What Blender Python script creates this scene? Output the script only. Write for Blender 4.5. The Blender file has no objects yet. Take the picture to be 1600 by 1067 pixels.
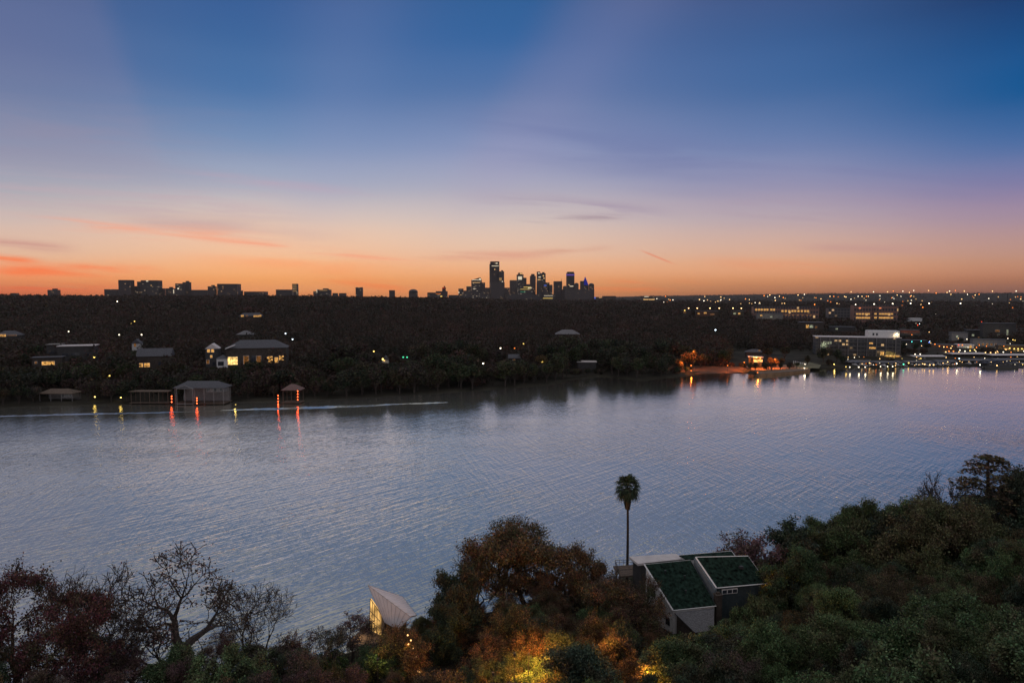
import bpy, math, random
import numpy as np
R = math.radians
HAZE = 0.000014
# ------------------------------------------------------------------ camera
SC = bpy.context.scene
COL = SC.collection
CAMH = 60.0
PITCH = R(3.78)
FPX = 1067.0
cam = bpy.data.cameras.new('camera'); camo = bpy.data.objects.new('camera', cam); COL.objects.link(camo)
cam.sensor_width = 36; cam.lens = 24.0; cam.clip_start = 0.5; cam.clip_end = 40000
camo.location = (0, 0, CAMH); camo.rotation_euler = (math.pi / 2 - PITCH, 0, 0)
SC.camera = camo
SC.view_settings.view_transform = 'Standard'; SC.view_settings.look = 'None'
SC.view_settings.exposure = 0.0; SC.view_settings.gamma = 1.0
SC.cycles.use_denoising = True
SC.cycles.max_bounces = 5; SC.cycles.diffuse_bounces = 2; SC.cycles.glossy_bounces = 3
SC.cycles.sample_clamp_indirect = 3.0
SC.cycles.sample_clamp_direct = 0.0


def pdir(u, v):
    a = (u - 800) / FPX; b = (533.5 - v) / FPX
    return np.array([a, math.cos(PITCH) + b * math.sin(PITCH), -math.sin(PITCH) + b * math.cos(PITCH)])


def at_z(u, v, z):
    d = pdir(u, v); return d * ((z - CAMH) / d[2]) + np.array([0, 0, CAMH])


def at_y(u, v, y):
    d = pdir(u, v); return d * (y / d[1]) + np.array([0, 0, CAMH])


def to_px(x, y, z):
    zz = z - CAMH
    f = y * math.cos(PITCH) - zz * math.sin(PITCH)
    up = y * math.sin(PITCH) + zz * math.cos(PITCH)
    return 800 + FPX * x / f, 533.5 - FPX * up / f


def lin(c):
    return tuple(((x / 255) / 12.92 if x / 255 <= .04045 else ((x / 255 + .055) / 1.055) ** 2.4) for x in c)


# ------------------------------------------------------------------ world (twilight sky)
W = bpy.data.worlds.new('World'); SC.world = W; W.use_nodes = True
wn, wl = W.node_tree.nodes, W.node_tree.links
wn.clear()


def mth(op, a, b=None, c=None, clamp=False):
    n = wn.new('ShaderNodeMath'); n.operation = op; n.use_clamp = clamp
    for i, s in enumerate((a, b, c)):
        if s is None: continue
        if isinstance(s, (int, float)): n.inputs[i].default_value = s
        else: wl.new(s, n.inputs[i])
    return n.outputs[0]


def wmix(fac, a, b):
    n = wn.new('ShaderNodeMix'); n.data_type = 'RGBA'
    for i, s in ((0, fac), (6, a), (7, b)):
        if isinstance(s, (int, float)): n.inputs[i].default_value = s
        elif isinstance(s, tuple): n.inputs[i].default_value = (*s, 1)
        else: wl.new(s, n.inputs[i])
    return n.outputs[2]


def sstep(x, a, b):
    n = wn.new('ShaderNodeMapRange'); n.interpolation_type = 'SMOOTHSTEP'
    wl.new(x, n.inputs[0]); n.inputs[1].default_value = a; n.inputs[2].default_value = b
    return n.outputs[0]


tc = wn.new('ShaderNodeTexCoord'); sx = wn.new('ShaderNodeSeparateXYZ'); wl.new(tc.outputs['Generated'], sx.inputs[0])
X, Y, Z = sx.outputs
hor = mth('SQRT', mth('ADD', mth('MULTIPLY', X, X), mth('MULTIPLY', Y, Y)))
Q = mth('DIVIDE', Z, mth('MAXIMUM', hor, 0.001))          # tan(elevation)
AZ = mth('ARCTAN2', X, Y)
rows = [-40, 0, 80, 160, 240, 300, 350, 400, 430, 455, 468]
cols = {
    0: [(74, 94, 138), (78, 99, 144), (90, 108, 150), (110, 126, 160), (142, 147, 168), (170, 165, 172), (205, 176, 164), (228, 176, 142), (240, 152, 98), (222, 112, 62), (205, 95, 52)],
    400: [(44, 82, 136), (50, 89, 145), (62, 103, 156), (84, 120, 168), (132, 149, 180), (176, 172, 182), (222, 187, 166), (246, 184, 138), (250, 166, 98), (240, 146, 80), (225, 130, 70)],
    800: [(38, 82, 136), (44, 91, 147), (60, 102, 158), (98, 122, 168), (140, 148, 182), (172, 166, 180), (206, 182, 172), (232, 182, 148), (238, 162, 108), (228, 142, 78), (214, 130, 74)],
    1200: [(30, 68, 120), (35, 76, 130), (42, 91, 148), (68, 105, 158), (110, 125, 168), (150, 142, 168), (184, 158, 160), (218, 164, 134), (222, 148, 102), (184, 114, 72), (160, 100, 70)],
    1600: [(10, 50, 100), (13, 58, 112), (18, 78, 138), (30, 88, 148), (82, 106, 158), (132, 120, 156), (164, 132, 144), (190, 138, 118), (184, 120, 90), (140, 88, 70), (120, 76, 64)],
}
QMAX = 0.5
rampout = []; azs = []
for u in sorted(cols):
    cr = wn.new('ShaderNodeValToRGB'); el = cr.color_ramp.elements
    d0 = []
    for v, c in zip(rows, cols[u]):
        gq = sum(c) / 3; kq = .13 if v > 330 else .06
        c = tuple(min(255, x + (gq - x) * kq + (4 if 200 < v < 400 else 0)) for x in c)
        d = pdir(u, v); d0.append((max(0, d[2] / math.hypot(d[0], d[1])) / QMAX, c))
    d0 = sorted(d0)
    while len(el) > 1: el.remove(el[-1])
    el[0].position = d0[0][0]; el[0].color = (*lin(d0[0][1]), 1)
    for p_, c in d0[1:]:
        e = el.new(p_); e.color = (*lin(c), 1)
    cr.color_ramp.interpolation = 'CARDINAL'
    wl.new(mth('DIVIDE', Q, QMAX, clamp=True), cr.inputs[0])
    rampout.append(cr.outputs[0]); azs.append(math.atan2((u - 800) / FPX, 1))
sky = rampout[0]
for i in range(1, 5):
    sky = wmix(sstep(AZ, azs[i - 1] - .02, azs[i] + .02), sky, rampout[i])
# gnomonic coordinates of the sky in front of the lake
Yp = mth('MAXIMUM', Y, 0.02)
GX = mth('DIVIDE', X, Yp); GZ = mth('DIVIDE', Z, Yp)
front = sstep(Y, 0.3, 0.55)


def g_of(u, v):
    d = pdir(u, v); return d[0] / d[1], d[2] / d[1]


# shadow band of the hidden sun: bluer sector fanning up from below the horizon
sgx, sgz = g_of(425, 736)
ang = mth('ARCTAN2', mth('SUBTRACT', GX, sgx), mth('SUBTRACT', GZ, sgz))
band = mth('MULTIPLY', sstep(ang, R(-20.5), R(-16)), mth('SUBTRACT', 1, sstep(ang, R(29), R(35))))
side = mth('MULTIPLY', sstep(ang, R(-60), R(-19)), 1.0)
hi = mth('MULTIPLY', sstep(GZ, .10, .22), front)
sky = wmix(mth('MULTIPLY', mth('MULTIPLY', mth('SUBTRACT', 1, band), hi), mth('MULTIPLY', mth('SUBTRACT', 1, sstep(ang, R(38), R(64))), .20)), sky, lin((124, 124, 164)))
sky = wmix(mth('MULTIPLY', mth('MULTIPLY', band, hi), .12), sky, lin((50, 100, 165)))


def noise(sxx, szz, off, detail=5):
    cx = wn.new('ShaderNodeCombineXYZ'); wl.new(mth('MULTIPLY', GX, sxx), cx.inputs[0]); wl.new(mth('MULTIPLY', mth('ADD', GZ, mth('MULTIPLY', GX, .07)), szz), cx.inputs[1])
    cx.inputs[2].default_value = off
    n = wn.new('ShaderNodeTexNoise'); n.inputs['Scale'].default_value = 1; n.inputs['Detail'].default_value = detail
    n.inputs['Distortion'].default_value = .6
    wl.new(cx.outputs[0], n.inputs['Vector']); return n.outputs['Fac']


def cloud(u0, v0, u1, v1, w, col, st, off=0.0, nz=None):
    global sky
    a = g_of(u0, v0); b = g_of(u1, v1); w = w / FPX
    cx_, cz_ = (a[0] + b[0]) / 2, (a[1] + b[1]) / 2
    L = math.hypot(b[0] - a[0], b[1] - a[1]) / 2; ex, ez = (b[0] - a[0]) / 2 / L, (b[1] - a[1]) / 2 / L
    dx = mth('SUBTRACT', GX, cx_); dz = mth('SUBTRACT', GZ, cz_)
    al = mth('DIVIDE', mth('ADD', mth('MULTIPLY', dx, ex), mth('MULTIPLY', dz, ez)), L)
    ac = mth('DIVIDE', mth('SUBTRACT', mth('MULTIPLY', dz, ex), mth('MULTIPLY', dx, ez)), w)
    r2 = mth('ADD', mth('MULTIPLY', mth('MULTIPLY', al, al), mth('MULTIPLY', al, al)), mth('MULTIPLY', ac, ac))
    g = mth('EXPONENT', mth('MULTIPLY', r2, -1.2))
    g = mth('MULTIPLY', g, mth('MULTIPLY', nz if nz is not None else nA, front))
    sky = wmix(mth('MULTIPLY', g, st, clamp=True), sky, lin(col))


for a0_, w0_, st_, c_ in ((11, 8, .12, (150, 152, 190)), (38, 4, .10, (160, 150, 186))):
    rr_ = mth('DIVIDE', mth('SUBTRACT', ang, R(a0_)), R(w0_)); rg_ = mth('EXPONENT', mth('MULTIPLY', mth('MULTIPLY', rr_, rr_), -1))
    sky = wmix(mth('MULTIPLY', mth('MULTIPLY', rg_, mth('MULTIPLY', sstep(GZ, .05, .16), front)), st_), sky, lin(c_))
nA = sstep(noise(5, 60, 1.3), .34, .66)
nB = sstep(noise(2.2, 26, 7.1), .36, .68)
nC = sstep(noise(7, 130, 4.4, 6), .38, .64)
lav = (146, 136, 158)
cloud(-250, 190, 420, 235, 60, lav, .38, nz=nB)
cloud(150, 335, 520, 372, 20, (188, 160, 160), .7, nz=nB)
cloud(-80, 290, 460, 330, 32, (188, 164, 172), .45, nz=nC)
cloud(700, 200, 1150, 262, 45, (98, 110, 158), .40, nz=nB)
cloud(740, 312, 1040, 330, 14, (160, 144, 164), .7, nz=nA)
cloud(820, 345, 980, 338, 5, (160, 140, 150), .8, nz=nC)
cloud(660, 402, 860, 398, 8, (214, 150, 130), .7, nz=nA)
cloud(830, 395, 960, 386, 5, (206, 150, 130), .6, nz=nA)
cloud(1000, 250, 1620, 290, 36, (110, 112, 158), .30, nz=nB)
cloud(1100, 330, 1620, 330, 20, (160, 136, 156), .30, nz=nC)
cloud(300, 272, 580, 303, 7, (190, 156, 172), .35, nz=nC)
cloud(60, 340, 660, 412, 5, (240, 156, 126), .75, nz=sstep(noise(7, 150, 1.3, 8), .34, .66))
cloud(100, 352, 420, 372, 13, (238, 160, 130), .5, nz=sstep(noise(8, 190, 2.3, 8), .38, .66))
cloud(260, 380, 700, 432, 22, (250, 142, 88), .6, nz=nB)
cloud(500, 432, 640, 452, 9, (246, 120, 60), .55, nz=nA)
cloud(-60, 372, 110, 386, 12, (196, 142, 134), .9, nz=nA)
cloud(-60, 398, 60, 410, 9, (244, 118, 66), .9, nz=nA)
cloud(-40, 424, 230, 420, 11, (248, 112, 58), .9, nz=sstep(noise(4, 50, 3.3), .25, .6))
cloud(-60, 445, 180, 448, 9, (236, 96, 48), .7, nz=nA)
cloud(950, 438, 1090, 442, 5, (240, 118, 66), .6, nz=nA)
cloud(880, 452, 1040, 452, 4, (236, 120, 60), .6, nz=nC)
cloud(1003, 392, 1052, 412, 1.4, (222, 132, 104), .8, nz=sstep(noise(5, 60, 1.3), .1, .3))
cloud(1100, 404, 1320, 425, 10, (226, 142, 104), .5, nz=nA)
cloud(1250, 385, 1480, 392, 7, (186, 140, 140), .5, nz=nA)
# unseen sky above and behind, brightened to light trees and water; dark below horizon
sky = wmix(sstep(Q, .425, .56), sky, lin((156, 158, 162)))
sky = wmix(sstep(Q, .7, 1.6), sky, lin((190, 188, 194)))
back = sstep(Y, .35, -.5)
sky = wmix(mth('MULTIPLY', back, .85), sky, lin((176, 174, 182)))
sky = wmix(sstep(Q, -.004, -.03), sky, lin((22, 20, 22)))
# a real atmosphere layer on top, with the sun below the horizon
ns = wn.new('ShaderNodeTexSky'); ns.sky_type = 'NISHITA'; ns.sun_disc = False
ns.sun_elevation = R(-4.0); ns.sun_rotation = R(-19); ns.altitude = 150
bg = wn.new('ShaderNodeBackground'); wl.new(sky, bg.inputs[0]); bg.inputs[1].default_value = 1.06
bg2 = wn.new('ShaderNodeBackground'); wl.new(ns.outputs[0], bg2.inputs[0]); bg2.inputs[1].default_value = .06
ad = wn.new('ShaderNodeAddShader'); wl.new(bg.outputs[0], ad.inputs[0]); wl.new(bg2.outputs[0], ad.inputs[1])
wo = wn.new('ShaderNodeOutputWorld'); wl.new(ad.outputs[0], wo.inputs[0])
W.cycles.sampling_method = 'MANUAL'; W.cycles.sample_map_resolution = 512

# afterglow: very weak, very wide low light from where the sun went down
sl = bpy.data.lights.new('sun', 'SUN'); sl.energy = .03; sl.angle = R(25); sl.color = (1, .62, .38)
so = bpy.data.objects.new('sun', sl); COL.objects.link(so)
so.rotation_euler = (R(-86), 0, R(19)); so.rotation_euler = (R(86), 0, R(180 + 19)); so.location = (0, 0, 300)


# ------------------------------------------------------------------ terrain function
T_ = lambda u: (u - 800) / FPX / math.cos(PITCH)
near_px = [(-500, 1090), (0, 1075), (300, 1068), (480, 1042), (600, 1004), (660, 985), (800, 950), (950, 912), (1000, 893), (1200, 876), (1300, 850), (1450, 826), (1600, 800), (2100, 740)]
far_px = [(-600, 668), (0, 636), (150, 632), (300, 629), (470, 626), (600, 619), (750, 609), (860, 600), (900, 591), (930, 588), (960, 589), (1000, 594), (1060, 588), (1100, 582), (1150, 581), (1185, 585), (1240, 580), (1270, 577), (1340, 574), (1480, 573), (1600, 572), (2200, 560)]
nT = np.array([(at_z(u, v, 0)[0] / at_z(u, v, 0)[1], at_z(u, v, 0)[1]) for u, v in near_px])
fT = np.array([(at_z(u, v, 0)[0] / at_z(u, v, 0)[1], at_z(u, v, 0)[1]) for u, v in far_px])


def sm(x):
    x = np.clip(x, 0, 1); return x * x * (3 - 2 * x)


U_ = [-600, 0, 400, 700, 850, 1000, 1100, 1200, 1300, 1600, 2200]
tU = [T_(u) for u in U_]
BANK = [12, 11, 10, 7, 6, 5, 4, 3, 2, 2, 2]
PLAT = [36, 36, 34, 30, 19, 18, 16, 9, 6, 5, 5]
HILL = [0, 0, 0, 0, 0, 56, 72, 84, 92, 96, 96]


def wob(x, y, s, a, k):
    return a * (np.sin(x / s + k) * np.cos(y / s * 1.31 + 2 * k) + .5 * np.sin(x / s * 2.3 + y / s * 1.7 + k * 3))


def ground_h(x, y):
    x = np.asarray(x, float); y = np.asarray(y, float)
    t = np.clip(x / np.maximum(y, 1), -1.6, 1.6)
    yn = np.interp(t, nT[:, 0], nT[:, 1]); yf = np.interp(t, fT[:, 0], fT[:, 1])
    s1 = yn - y
    hn = -1.5 + 2.6 * sm((s1 + 2) / 4) + .05 * np.maximum(s1, 0) + .11 * np.maximum(s1 - 38, 0) + 3.5 * sm((s1 - 40) / 60) + wob(x, y, 13, .5, 1) * sm(s1 / 15)
    s2 = y - yf
    d = np.hypot(x, y)
    hf = -1.5 + 2.6 * sm((s2 + 3) / 6) + np.interp(t, tU, BANK) * sm((s2 - 6) / 95) + np.interp(t, tU, PLAT) * sm((s2 - 80) / 1700) \
        + wob(x, y, 160, 1.6, 2) * sm(s2 / 300) + wob(x, y, 420, 2.0, 5) * sm((s2 - 300) / 900)
    far_tot = np.interp(t, tU, HILL)
    k = sm((d - 3300) / 2000)
    hf = hf * (1 - k) + 18 * k + (far_tot - 18) * sm((d - 5500) / 4500) + wob(x, y, 900, 5, 3) * sm((d - 5000) / 3000) * (far_tot > 30)
    h = np.where(s1 > -2, hn, np.where(s2 > -3, hf, -1.5))
    return h


def gpos(u, v, off=0.0, dmin=250, dmax=12500):
    d = pdir(u, v)
    ys = np.geomspace(dmin, dmax, 900)
    P = np.outer(ys / d[1], d); z = P[:, 2] + CAMH
    hh = ground_h(P[:, 0], P[:, 1]) + off
    i = np.argmax(z <= hh)
    if z[i] > hh[i]:
        i = np.argmin(np.where(ys > 7000, z - hh, 1e9))
    return np.array([P[i, 0], P[i, 1], ground_h(P[i, 0], P[i, 1])])


# ------------------------------------------------------------------ materials
MATS = {}


def nt(m):
    m.use_nodes = True; m.node_tree.nodes.clear(); return m.node_tree.nodes, m.node_tree.links


def mat(name, col, rough=.7, var=.25, scale=1.0, metal=0, spec=.3, bump=0, bscale=8, stretch=(1, 1, 1)):
    if name in MATS: return MATS[name]
    m = bpy.data.materials.new(name); n, l = nt(m)
    o = n.new('ShaderNodeOutputMaterial'); b = n.new('ShaderNodeBsdfPrincipled'); l.new(b.outputs[0], o.inputs[0])
    t = n.new('ShaderNodeTexCoord'); mp = n.new('ShaderNodeMapping'); l.new(t.outputs['Object'], mp.inputs[0]); mp.inputs['Scale'].default_value = stretch
    z = n.new('ShaderNodeTexNoise'); l.new(mp.outputs[0], z.inputs['Vector']); z.inputs['Scale'].default_value = scale; z.inputs['Detail'].default_value = 6
    r = n.new('ShaderNodeValToRGB'); l.new(z.outputs['Fac'], r.inputs[0])
    r.color_ramp.elements[0].position = .3; r.color_ramp.elements[1].position = .7
    r.color_ramp.elements[0].color = (*[c * (1 - var) for c in col], 1); r.color_ramp.elements[1].color = (*[min(1, c * (1 + var)) for c in col], 1)
    l.new(r.outputs[0], b.inputs['Base Color']); b.inputs['Roughness'].default_value = rough; b.inputs['Metallic'].default_value = metal
    b.inputs['Specular IOR Level'].default_value = spec
    if bump:
        z2 = n.new('ShaderNodeTexNoise'); l.new(mp.outputs[0], z2.inputs['Vector']); z2.inputs['Scale'].default_value = bscale
        bp = n.new('ShaderNodeBump'); bp.inputs['Strength'].default_value = bump; bp.inputs['Distance'].default_value = .1
        l.new(z2.outputs['Fac'], bp.inputs['Height']); l.new(bp.outputs[0], b.inputs['Normal'])
    MATS[name] = m; return m


def emat(name, col, st, sample=False, noise_scale=None):
    if name in MATS: return MATS[name]
    m = bpy.data.materials.new(name); n, l = nt(m)
    o = n.new('ShaderNodeOutputMaterial'); e = n.new('ShaderNodeEmission'); l.new(e.outputs[0], o.inputs[0])
    e.inputs[0].default_value = (*col, 1); e.inputs[1].default_value = st
    if noise_scale:
        t = n.new('ShaderNodeTexCoord'); z = n.new('ShaderNodeTexNoise'); z.inputs['Scale'].default_value = noise_scale; l.new(t.outputs['Object'], z.inputs['Vector'])
        mr = n.new('ShaderNodeMapRange'); l.new(z.outputs['Fac'], mr.inputs[0]); mr.inputs[1].default_value = .3; mr.inputs[2].default_value = .7
        mr.inputs[3].default_value = st * .25; mr.inputs[4].default_value = st * 1.5; l.new(mr.outputs[0], e.inputs[1])
    m.cycles.emission_sampling = 'AUTO' if sample else 'NONE'
    MATS[name] = m; return m


def leaf_mat(name, col=None, hue=.5, objcol=True, posnoise=None):
    m = bpy.data.materials.new(name); n, l = nt(m)
    o = n.new('ShaderNodeOutputMaterial'); b = n.new('ShaderNodeBsdfPrincipled')
    b.inputs['Roughness'].default_value = .6; b.inputs['Specular IOR Level'].default_value = .25
    g = n.new('ShaderNodeNewGeometry')
    if objcol:
        oi = n.new('ShaderNodeObjectInfo'); z = n.new('ShaderNodeTexNoise'); z.inputs['Scale'].default_value = .55; z.inputs['Detail'].default_value = 3
        l.new(g.outputs['Position'], z.inputs['Vector']); r = n.new('ShaderNodeMapRange'); l.new(z.outputs['Fac'], r.inputs[0])
        for i_, v_ in enumerate((.42, .60, 0, .75)): r.inputs[i_ + 1].default_value = v_
        q_ = n.new('ShaderNodeMix'); q_.data_type = 'RGBA'; l.new(r.outputs[0], q_.inputs[0]); l.new(oi.outputs['Color'], q_.inputs[6]); z2 = n.new('ShaderNodeTexNoise'); z2.inputs['Scale'].default_value = .21
        l.new(g.outputs['Position'], z2.inputs['Vector']); r2 = n.new('ShaderNodeValToRGB'); l.new(z2.outputs['Fac'], r2.inputs[0]); e2 = r2.color_ramp.elements
        e2[0].position = .38; e2[0].color = (.095, .062, .036, 1); e2[1].position = .62; e2[1].color = (.045, .075, .030, 1); l.new(r2.outputs[0], q_.inputs[7]); base = q_.outputs[2]
    else:
        t = n.new('ShaderNodeTexCoord'); z = n.new('ShaderNodeTexNoise'); z.inputs['Scale'].default_value = posnoise; z.inputs['Detail'].default_value = 4; z.inputs['Roughness'].default_value = .65
        l.new(t.outputs['Object'], z.inputs['Vector']); r = n.new('ShaderNodeValToRGB'); el = r.color_ramp.elements
        el[0].position = .3; el[0].color = (*col[0], 1); el[1].position = .7; el[1].color = (*col[2], 1); e = el.new(.5); e.color = (*col[1], 1)
        l.new(z.outputs['Fac'], r.inputs[0]); base = r.outputs[0]
    h = n.new('ShaderNodeHueSaturation'); l.new(base, h.inputs['Color'])
    mr = n.new('ShaderNodeMapRange'); l.new(g.outputs['Random Per Island'], mr.inputs[0]); mr.inputs[3].default_value = .15 if objcol else .65; mr.inputs[4].default_value = 2.0 if objcol else 1.35
    wn_ = n.new('ShaderNodeTexWhiteNoise'); wn_.noise_dimensions = '1D'; l.new(g.outputs['Random Per Island'], wn_.inputs['W'])
    mr2 = n.new('ShaderNodeMapRange'); l.new(wn_.outputs['Value'], mr2.inputs[0]); mr2.inputs[3].default_value = .44; mr2.inputs[4].default_value = .545
    l.new(mr.outputs[0], h.inputs['Value']); l.new(mr2.outputs[0], h.inputs['Hue']); l.new(h.outputs[0], b.inputs['Base Color'])
    tr = n.new('ShaderNodeBsdfTranslucent'); l.new(h.outputs[0], tr.inputs[0])
    mx = n.new('ShaderNodeMixShader'); mx.inputs[0].default_value = .3; l.new(b.outputs[0], mx.inputs[1]); l.new(tr.outputs[0], mx.inputs[2])
    l.new(mx.outputs[0], o.inputs[0]); MATS[name] = m; return m


LEAF = leaf_mat('foliage')
BARK = mat('bark', (.045, .035, .03), .9, .4, 3, bump=.5, bscale=12, stretch=(1, 1, .3))
PALEBARK = mat('pale_bark', (.10, .085, .075), .9, .4, 3)
FOREST = leaf_mat('forest_foliage', [(.105, .055, .038), (.046, .034, .023), (.018, .025, .015)], objcol=False, posnoise=.035)
UNDER = leaf_mat('undergrowth_foliage', [(.075, .045, .03), (.05, .05, .03), (.035, .06, .03)], objcol=False, posnoise=.16)


# ------------------------------------------------------------------ mesh helpers
class MB:
    def __init__(s): s.v = []; s.f = []

    def add(s, vs, fs):
        k = len(s.v); s.v += [tuple(map(float, p)) for p in vs]; s.f += [tuple(i + k for i in q) for q in fs]; return s

    def box(s, cx, cy, z0, sx_, sy_, sz_, yaw=0, taper=1.0):
        c, n = math.cos(yaw), math.sin(yaw); vs = []
        for z, k in ((z0, 1), (z0 + sz_, taper)):
            for a, b in ((-1, -1), (1, -1), (1, 1), (-1, 1)):
                x, y = a * sx_ / 2 * k, b * sy_ / 2 * k
                vs.append((cx + x * c - y * n, cy + x * n + y * c, z))
        return s.add(vs, [(3, 2, 1, 0), (4, 5, 6, 7), (0, 1, 5, 4), (1, 2, 6, 5), (2, 3, 7, 6), (3, 0, 4, 7)])

    def slab(s, quad, th):
        """thick plate under a quad of 3-D points"""
        q = [np.array(p, float) for p in quad]; n = np.cross(q[1] - q[0], q[-1] - q[0]); n /= np.linalg.norm(n)
        if n[2] < 0: n = -n
        k = len(q); vs = q + [p - n * th for p in q]
        fs = [tuple(range(k)), tuple(range(2 * k - 1, k - 1, -1))] + [(i, i + k, (i + 1) % k + k, (i + 1) % k) for i in range(k)]
        return s.add(vs, fs)

    def tube(s, pts, rad, sides=6):
        pts = [np.array(p, float) for p in pts]; k0 = len(s.v); m = len(pts)
        for i, p in enumerate(pts):
            d = pts[min(i + 1, m - 1)] - pts[max(i - 1, 0)]; d /= np.linalg.norm(d) + 1e-9
            a = np.cross(d, (0, 0, 1) if abs(d[2]) < .9 else (1, 0, 0)); a /= np.linalg.norm(a); b = np.cross(d, a)
            r = rad[i] if hasattr(rad, '__len__') else rad
            for j in range(sides):
                w = 2 * math.pi * j / sides; q = p + (a * math.cos(w) + b * math.sin(w)) * r; s.v.append(tuple(q))
        for i in range(m - 1):
            for j in range(sides):
                j2 = (j + 1) % sides
                s.f.append((k0 + i * sides + j, k0 + i * sides + j2, k0 + (i + 1) * sides + j2, k0 + (i + 1) * sides + j))
        s.f.append(tuple(k0 + j for j in range(sides))[::-1]); s.f.append(tuple(k0 + (m - 1) * sides + j for j in range(sides)))
        return s

    def ball(s, c, r, nu=8, nv=5, sz=1.0):
        k0 = len(s.v); c = np.array(c, float)
        s.v.append(tuple(c + (0, 0, -r * sz)))
        for i in range(1, nv):
            th = -math.pi / 2 + math.pi * i / nv
            for j in range(nu):
                w = 2 * math.pi * j / nu
                s.v.append((c[0] + r * math.cos(th) * math.cos(w), c[1] + r * math.cos(th) * math.sin(w), c[2] + r * sz * math.sin(th)))
        s.v.append(tuple(c + (0, 0, r * sz))); top = len(s.v) - 1
        for j in range(nu): s.f.append((k0, k0 + 1 + (j + 1) % nu, k0 + 1 + j)); s.f.append((top, top - nu + j, top - nu + (j + 1) % nu))
        for i in range(nv - 2):
            for j in range(nu):
                a = k0 + 1 + i * nu; s.f.append((a + j, a + (j + 1) % nu, a + nu + (j + 1) % nu, a + nu + j))
        return s

    def mesh(s, name, m):
        me = bpy.data.meshes.new(name); me.from_pydata(s.v, [], s.f); me.materials.append(m); me.update(); return me

    def obj(s, name, m, parent=None):
        return link(name, s.mesh(name, m), parent)


def link(name, me, parent=None):
    o = bpy.data.objects.new(name, me); COL.objects.link(o)
    if parent: o.parent = parent
    return o


def npmesh(name, V, F, m):
    me = bpy.data.meshes.new(name); k = F.shape[1]
    me.vertices.add(len(V)); me.vertices.foreach_set('co', V.astype(np.float32).ravel())
    me.loops.add(F.size); me.loops.foreach_set('vertex_index', F.astype(np.int32).ravel())
    me.polygons.add(len(F)); me.polygons.foreach_set('loop_start', np.arange(0, F.size, k, dtype=np.int32))
    me.update(calc_edges=True); me.materials.append(m); return me


def leaf_quads(P, size, rng, asp=.6, flat=0.0):
    n = len(P); a = rng.normal(size=(n, 3)); a[:, 2] *= (1 - flat); a /= np.linalg.norm(a, axis=1)[:, None]
    b = rng.normal(size=(n, 3)); b[:, 2] *= (1 - flat); b -= a * (a * b).sum(1)[:, None]; b /= np.linalg.norm(b, axis=1)[:, None]
    s = (np.asarray(size) * rng.uniform(.6, 1.3, n))[:, None]
    V = np.stack([P + a * s, P + b * s * asp, P - a * s, P - b * s * asp], 1).reshape(-1, 3)
    return V, np.arange(4 * n).reshape(n, 4)


def tag(o, label=None, cat=None, group=None, kind=None):
    for k, v in (('label', label), ('category', cat), ('group', group), ('kind', kind)):
        if v: o[k] = v
    return o


def thing(name, loc, yaw=0, label=None, cat=None, group=None):
    o = bpy.data.objects.new(name, None); COL.objects.link(o); o.location = tuple(map(float, loc)); o.rotation_euler = (0, 0, yaw)
    o.empty_display_size = .5
    return tag(o, label, cat, group)


def lamp_light(loc, col, P, parent=None, name='lamp_light', r=.3, spec=1.0):
    L = bpy.data.lights.new(name, 'POINT' if spec == 1 else 'SPOT'); L.energy = P
    if spec != 1: L.spot_size = R(150); L.spot_blend = .6
    L.color = col; L.shadow_soft_size = r
    o = bpy.data.objects.new(name, L); COL.objects.link(o); o.location = tuple(map(float, loc))
    if spec != 1: o.rotation_euler = (R(68 if spec == 0 else 42), 0, 0)      # spot aimed inland and down to keep streaks off the water
    if parent: o.parent = parent
    return o


# ------------------------------------------------------------------ ground + water
tcols = np.concatenate([np.linspace(-1.6, -.85, 24)[:-1], np.linspace(-.85, .85, 340), np.linspace(.85, 1.6, 24)[1:]])
near_rows = -np.array([0, 1, 2, 3.5, 5, 7, 10, 13, 17, 21, 26, 31, 37, 44, 52, 60, 70, 80, 92, 105, 120.])[::-1]
far_rows = np.concatenate([[-4, -3, -2, -1, 0, 1, 2, 3, 5, 8, 12, 17, 23, 30, 38, 47, 57, 68, 80, 95, 112], np.geomspace(130, 16000, 90)])
YN = np.interp(tcols, nT[:, 0], nT[:, 1]); YF = np.interp(tcols, fT[:, 0], fT[:, 1])
rowsY = [np.maximum(YN * (1 + r / 125.), 4) if False else np.maximum(YN + r, 6 + (r + 120) * .15) for r in near_rows]
rowsY += [YN + 1, YN + 2.2, YN + 6, YF - 10] + [YF + r for r in far_rows]
GY = np.array(rowsY); GXX = GY * tcols[None, :]
GZZ = ground_h(GXX, GY)
nr, nc = GY.shape
V = np.stack([GXX, GY, GZZ], -1).reshape(-1, 3)
ii = (np.arange(nr - 1)[:, None] * nc + np.arange(nc - 1)[None, :]).ravel()
F = np.stack([ii, ii + 1, ii + nc + 1, ii + nc], 1)
gm = mat('soil_and_grass', (.030, .027, .020), .95, .6, .05, spec=.1, bump=.8, bscale=.6)
g = link('ground', npmesh('ground', V, F, gm)); tag(g, kind='structure')
for p in g.data.polygons: pass

wm = bpy.data.materials.new('lake_water'); n, l = nt(wm)
o = n.new('ShaderNodeOutputMaterial')
t = n.new('ShaderNodeTexCoord')


def wmath(op, a, b=None):
    q = n.new('ShaderNodeMath'); q.operation = op
    for i, s in enumerate((a, b)):
        if s is None: continue
        if isinstance(s, (int, float)): q.inputs[i].default_value = s
        else: l.new(s, q.inputs[i])
    return q.outputs[0]


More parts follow.
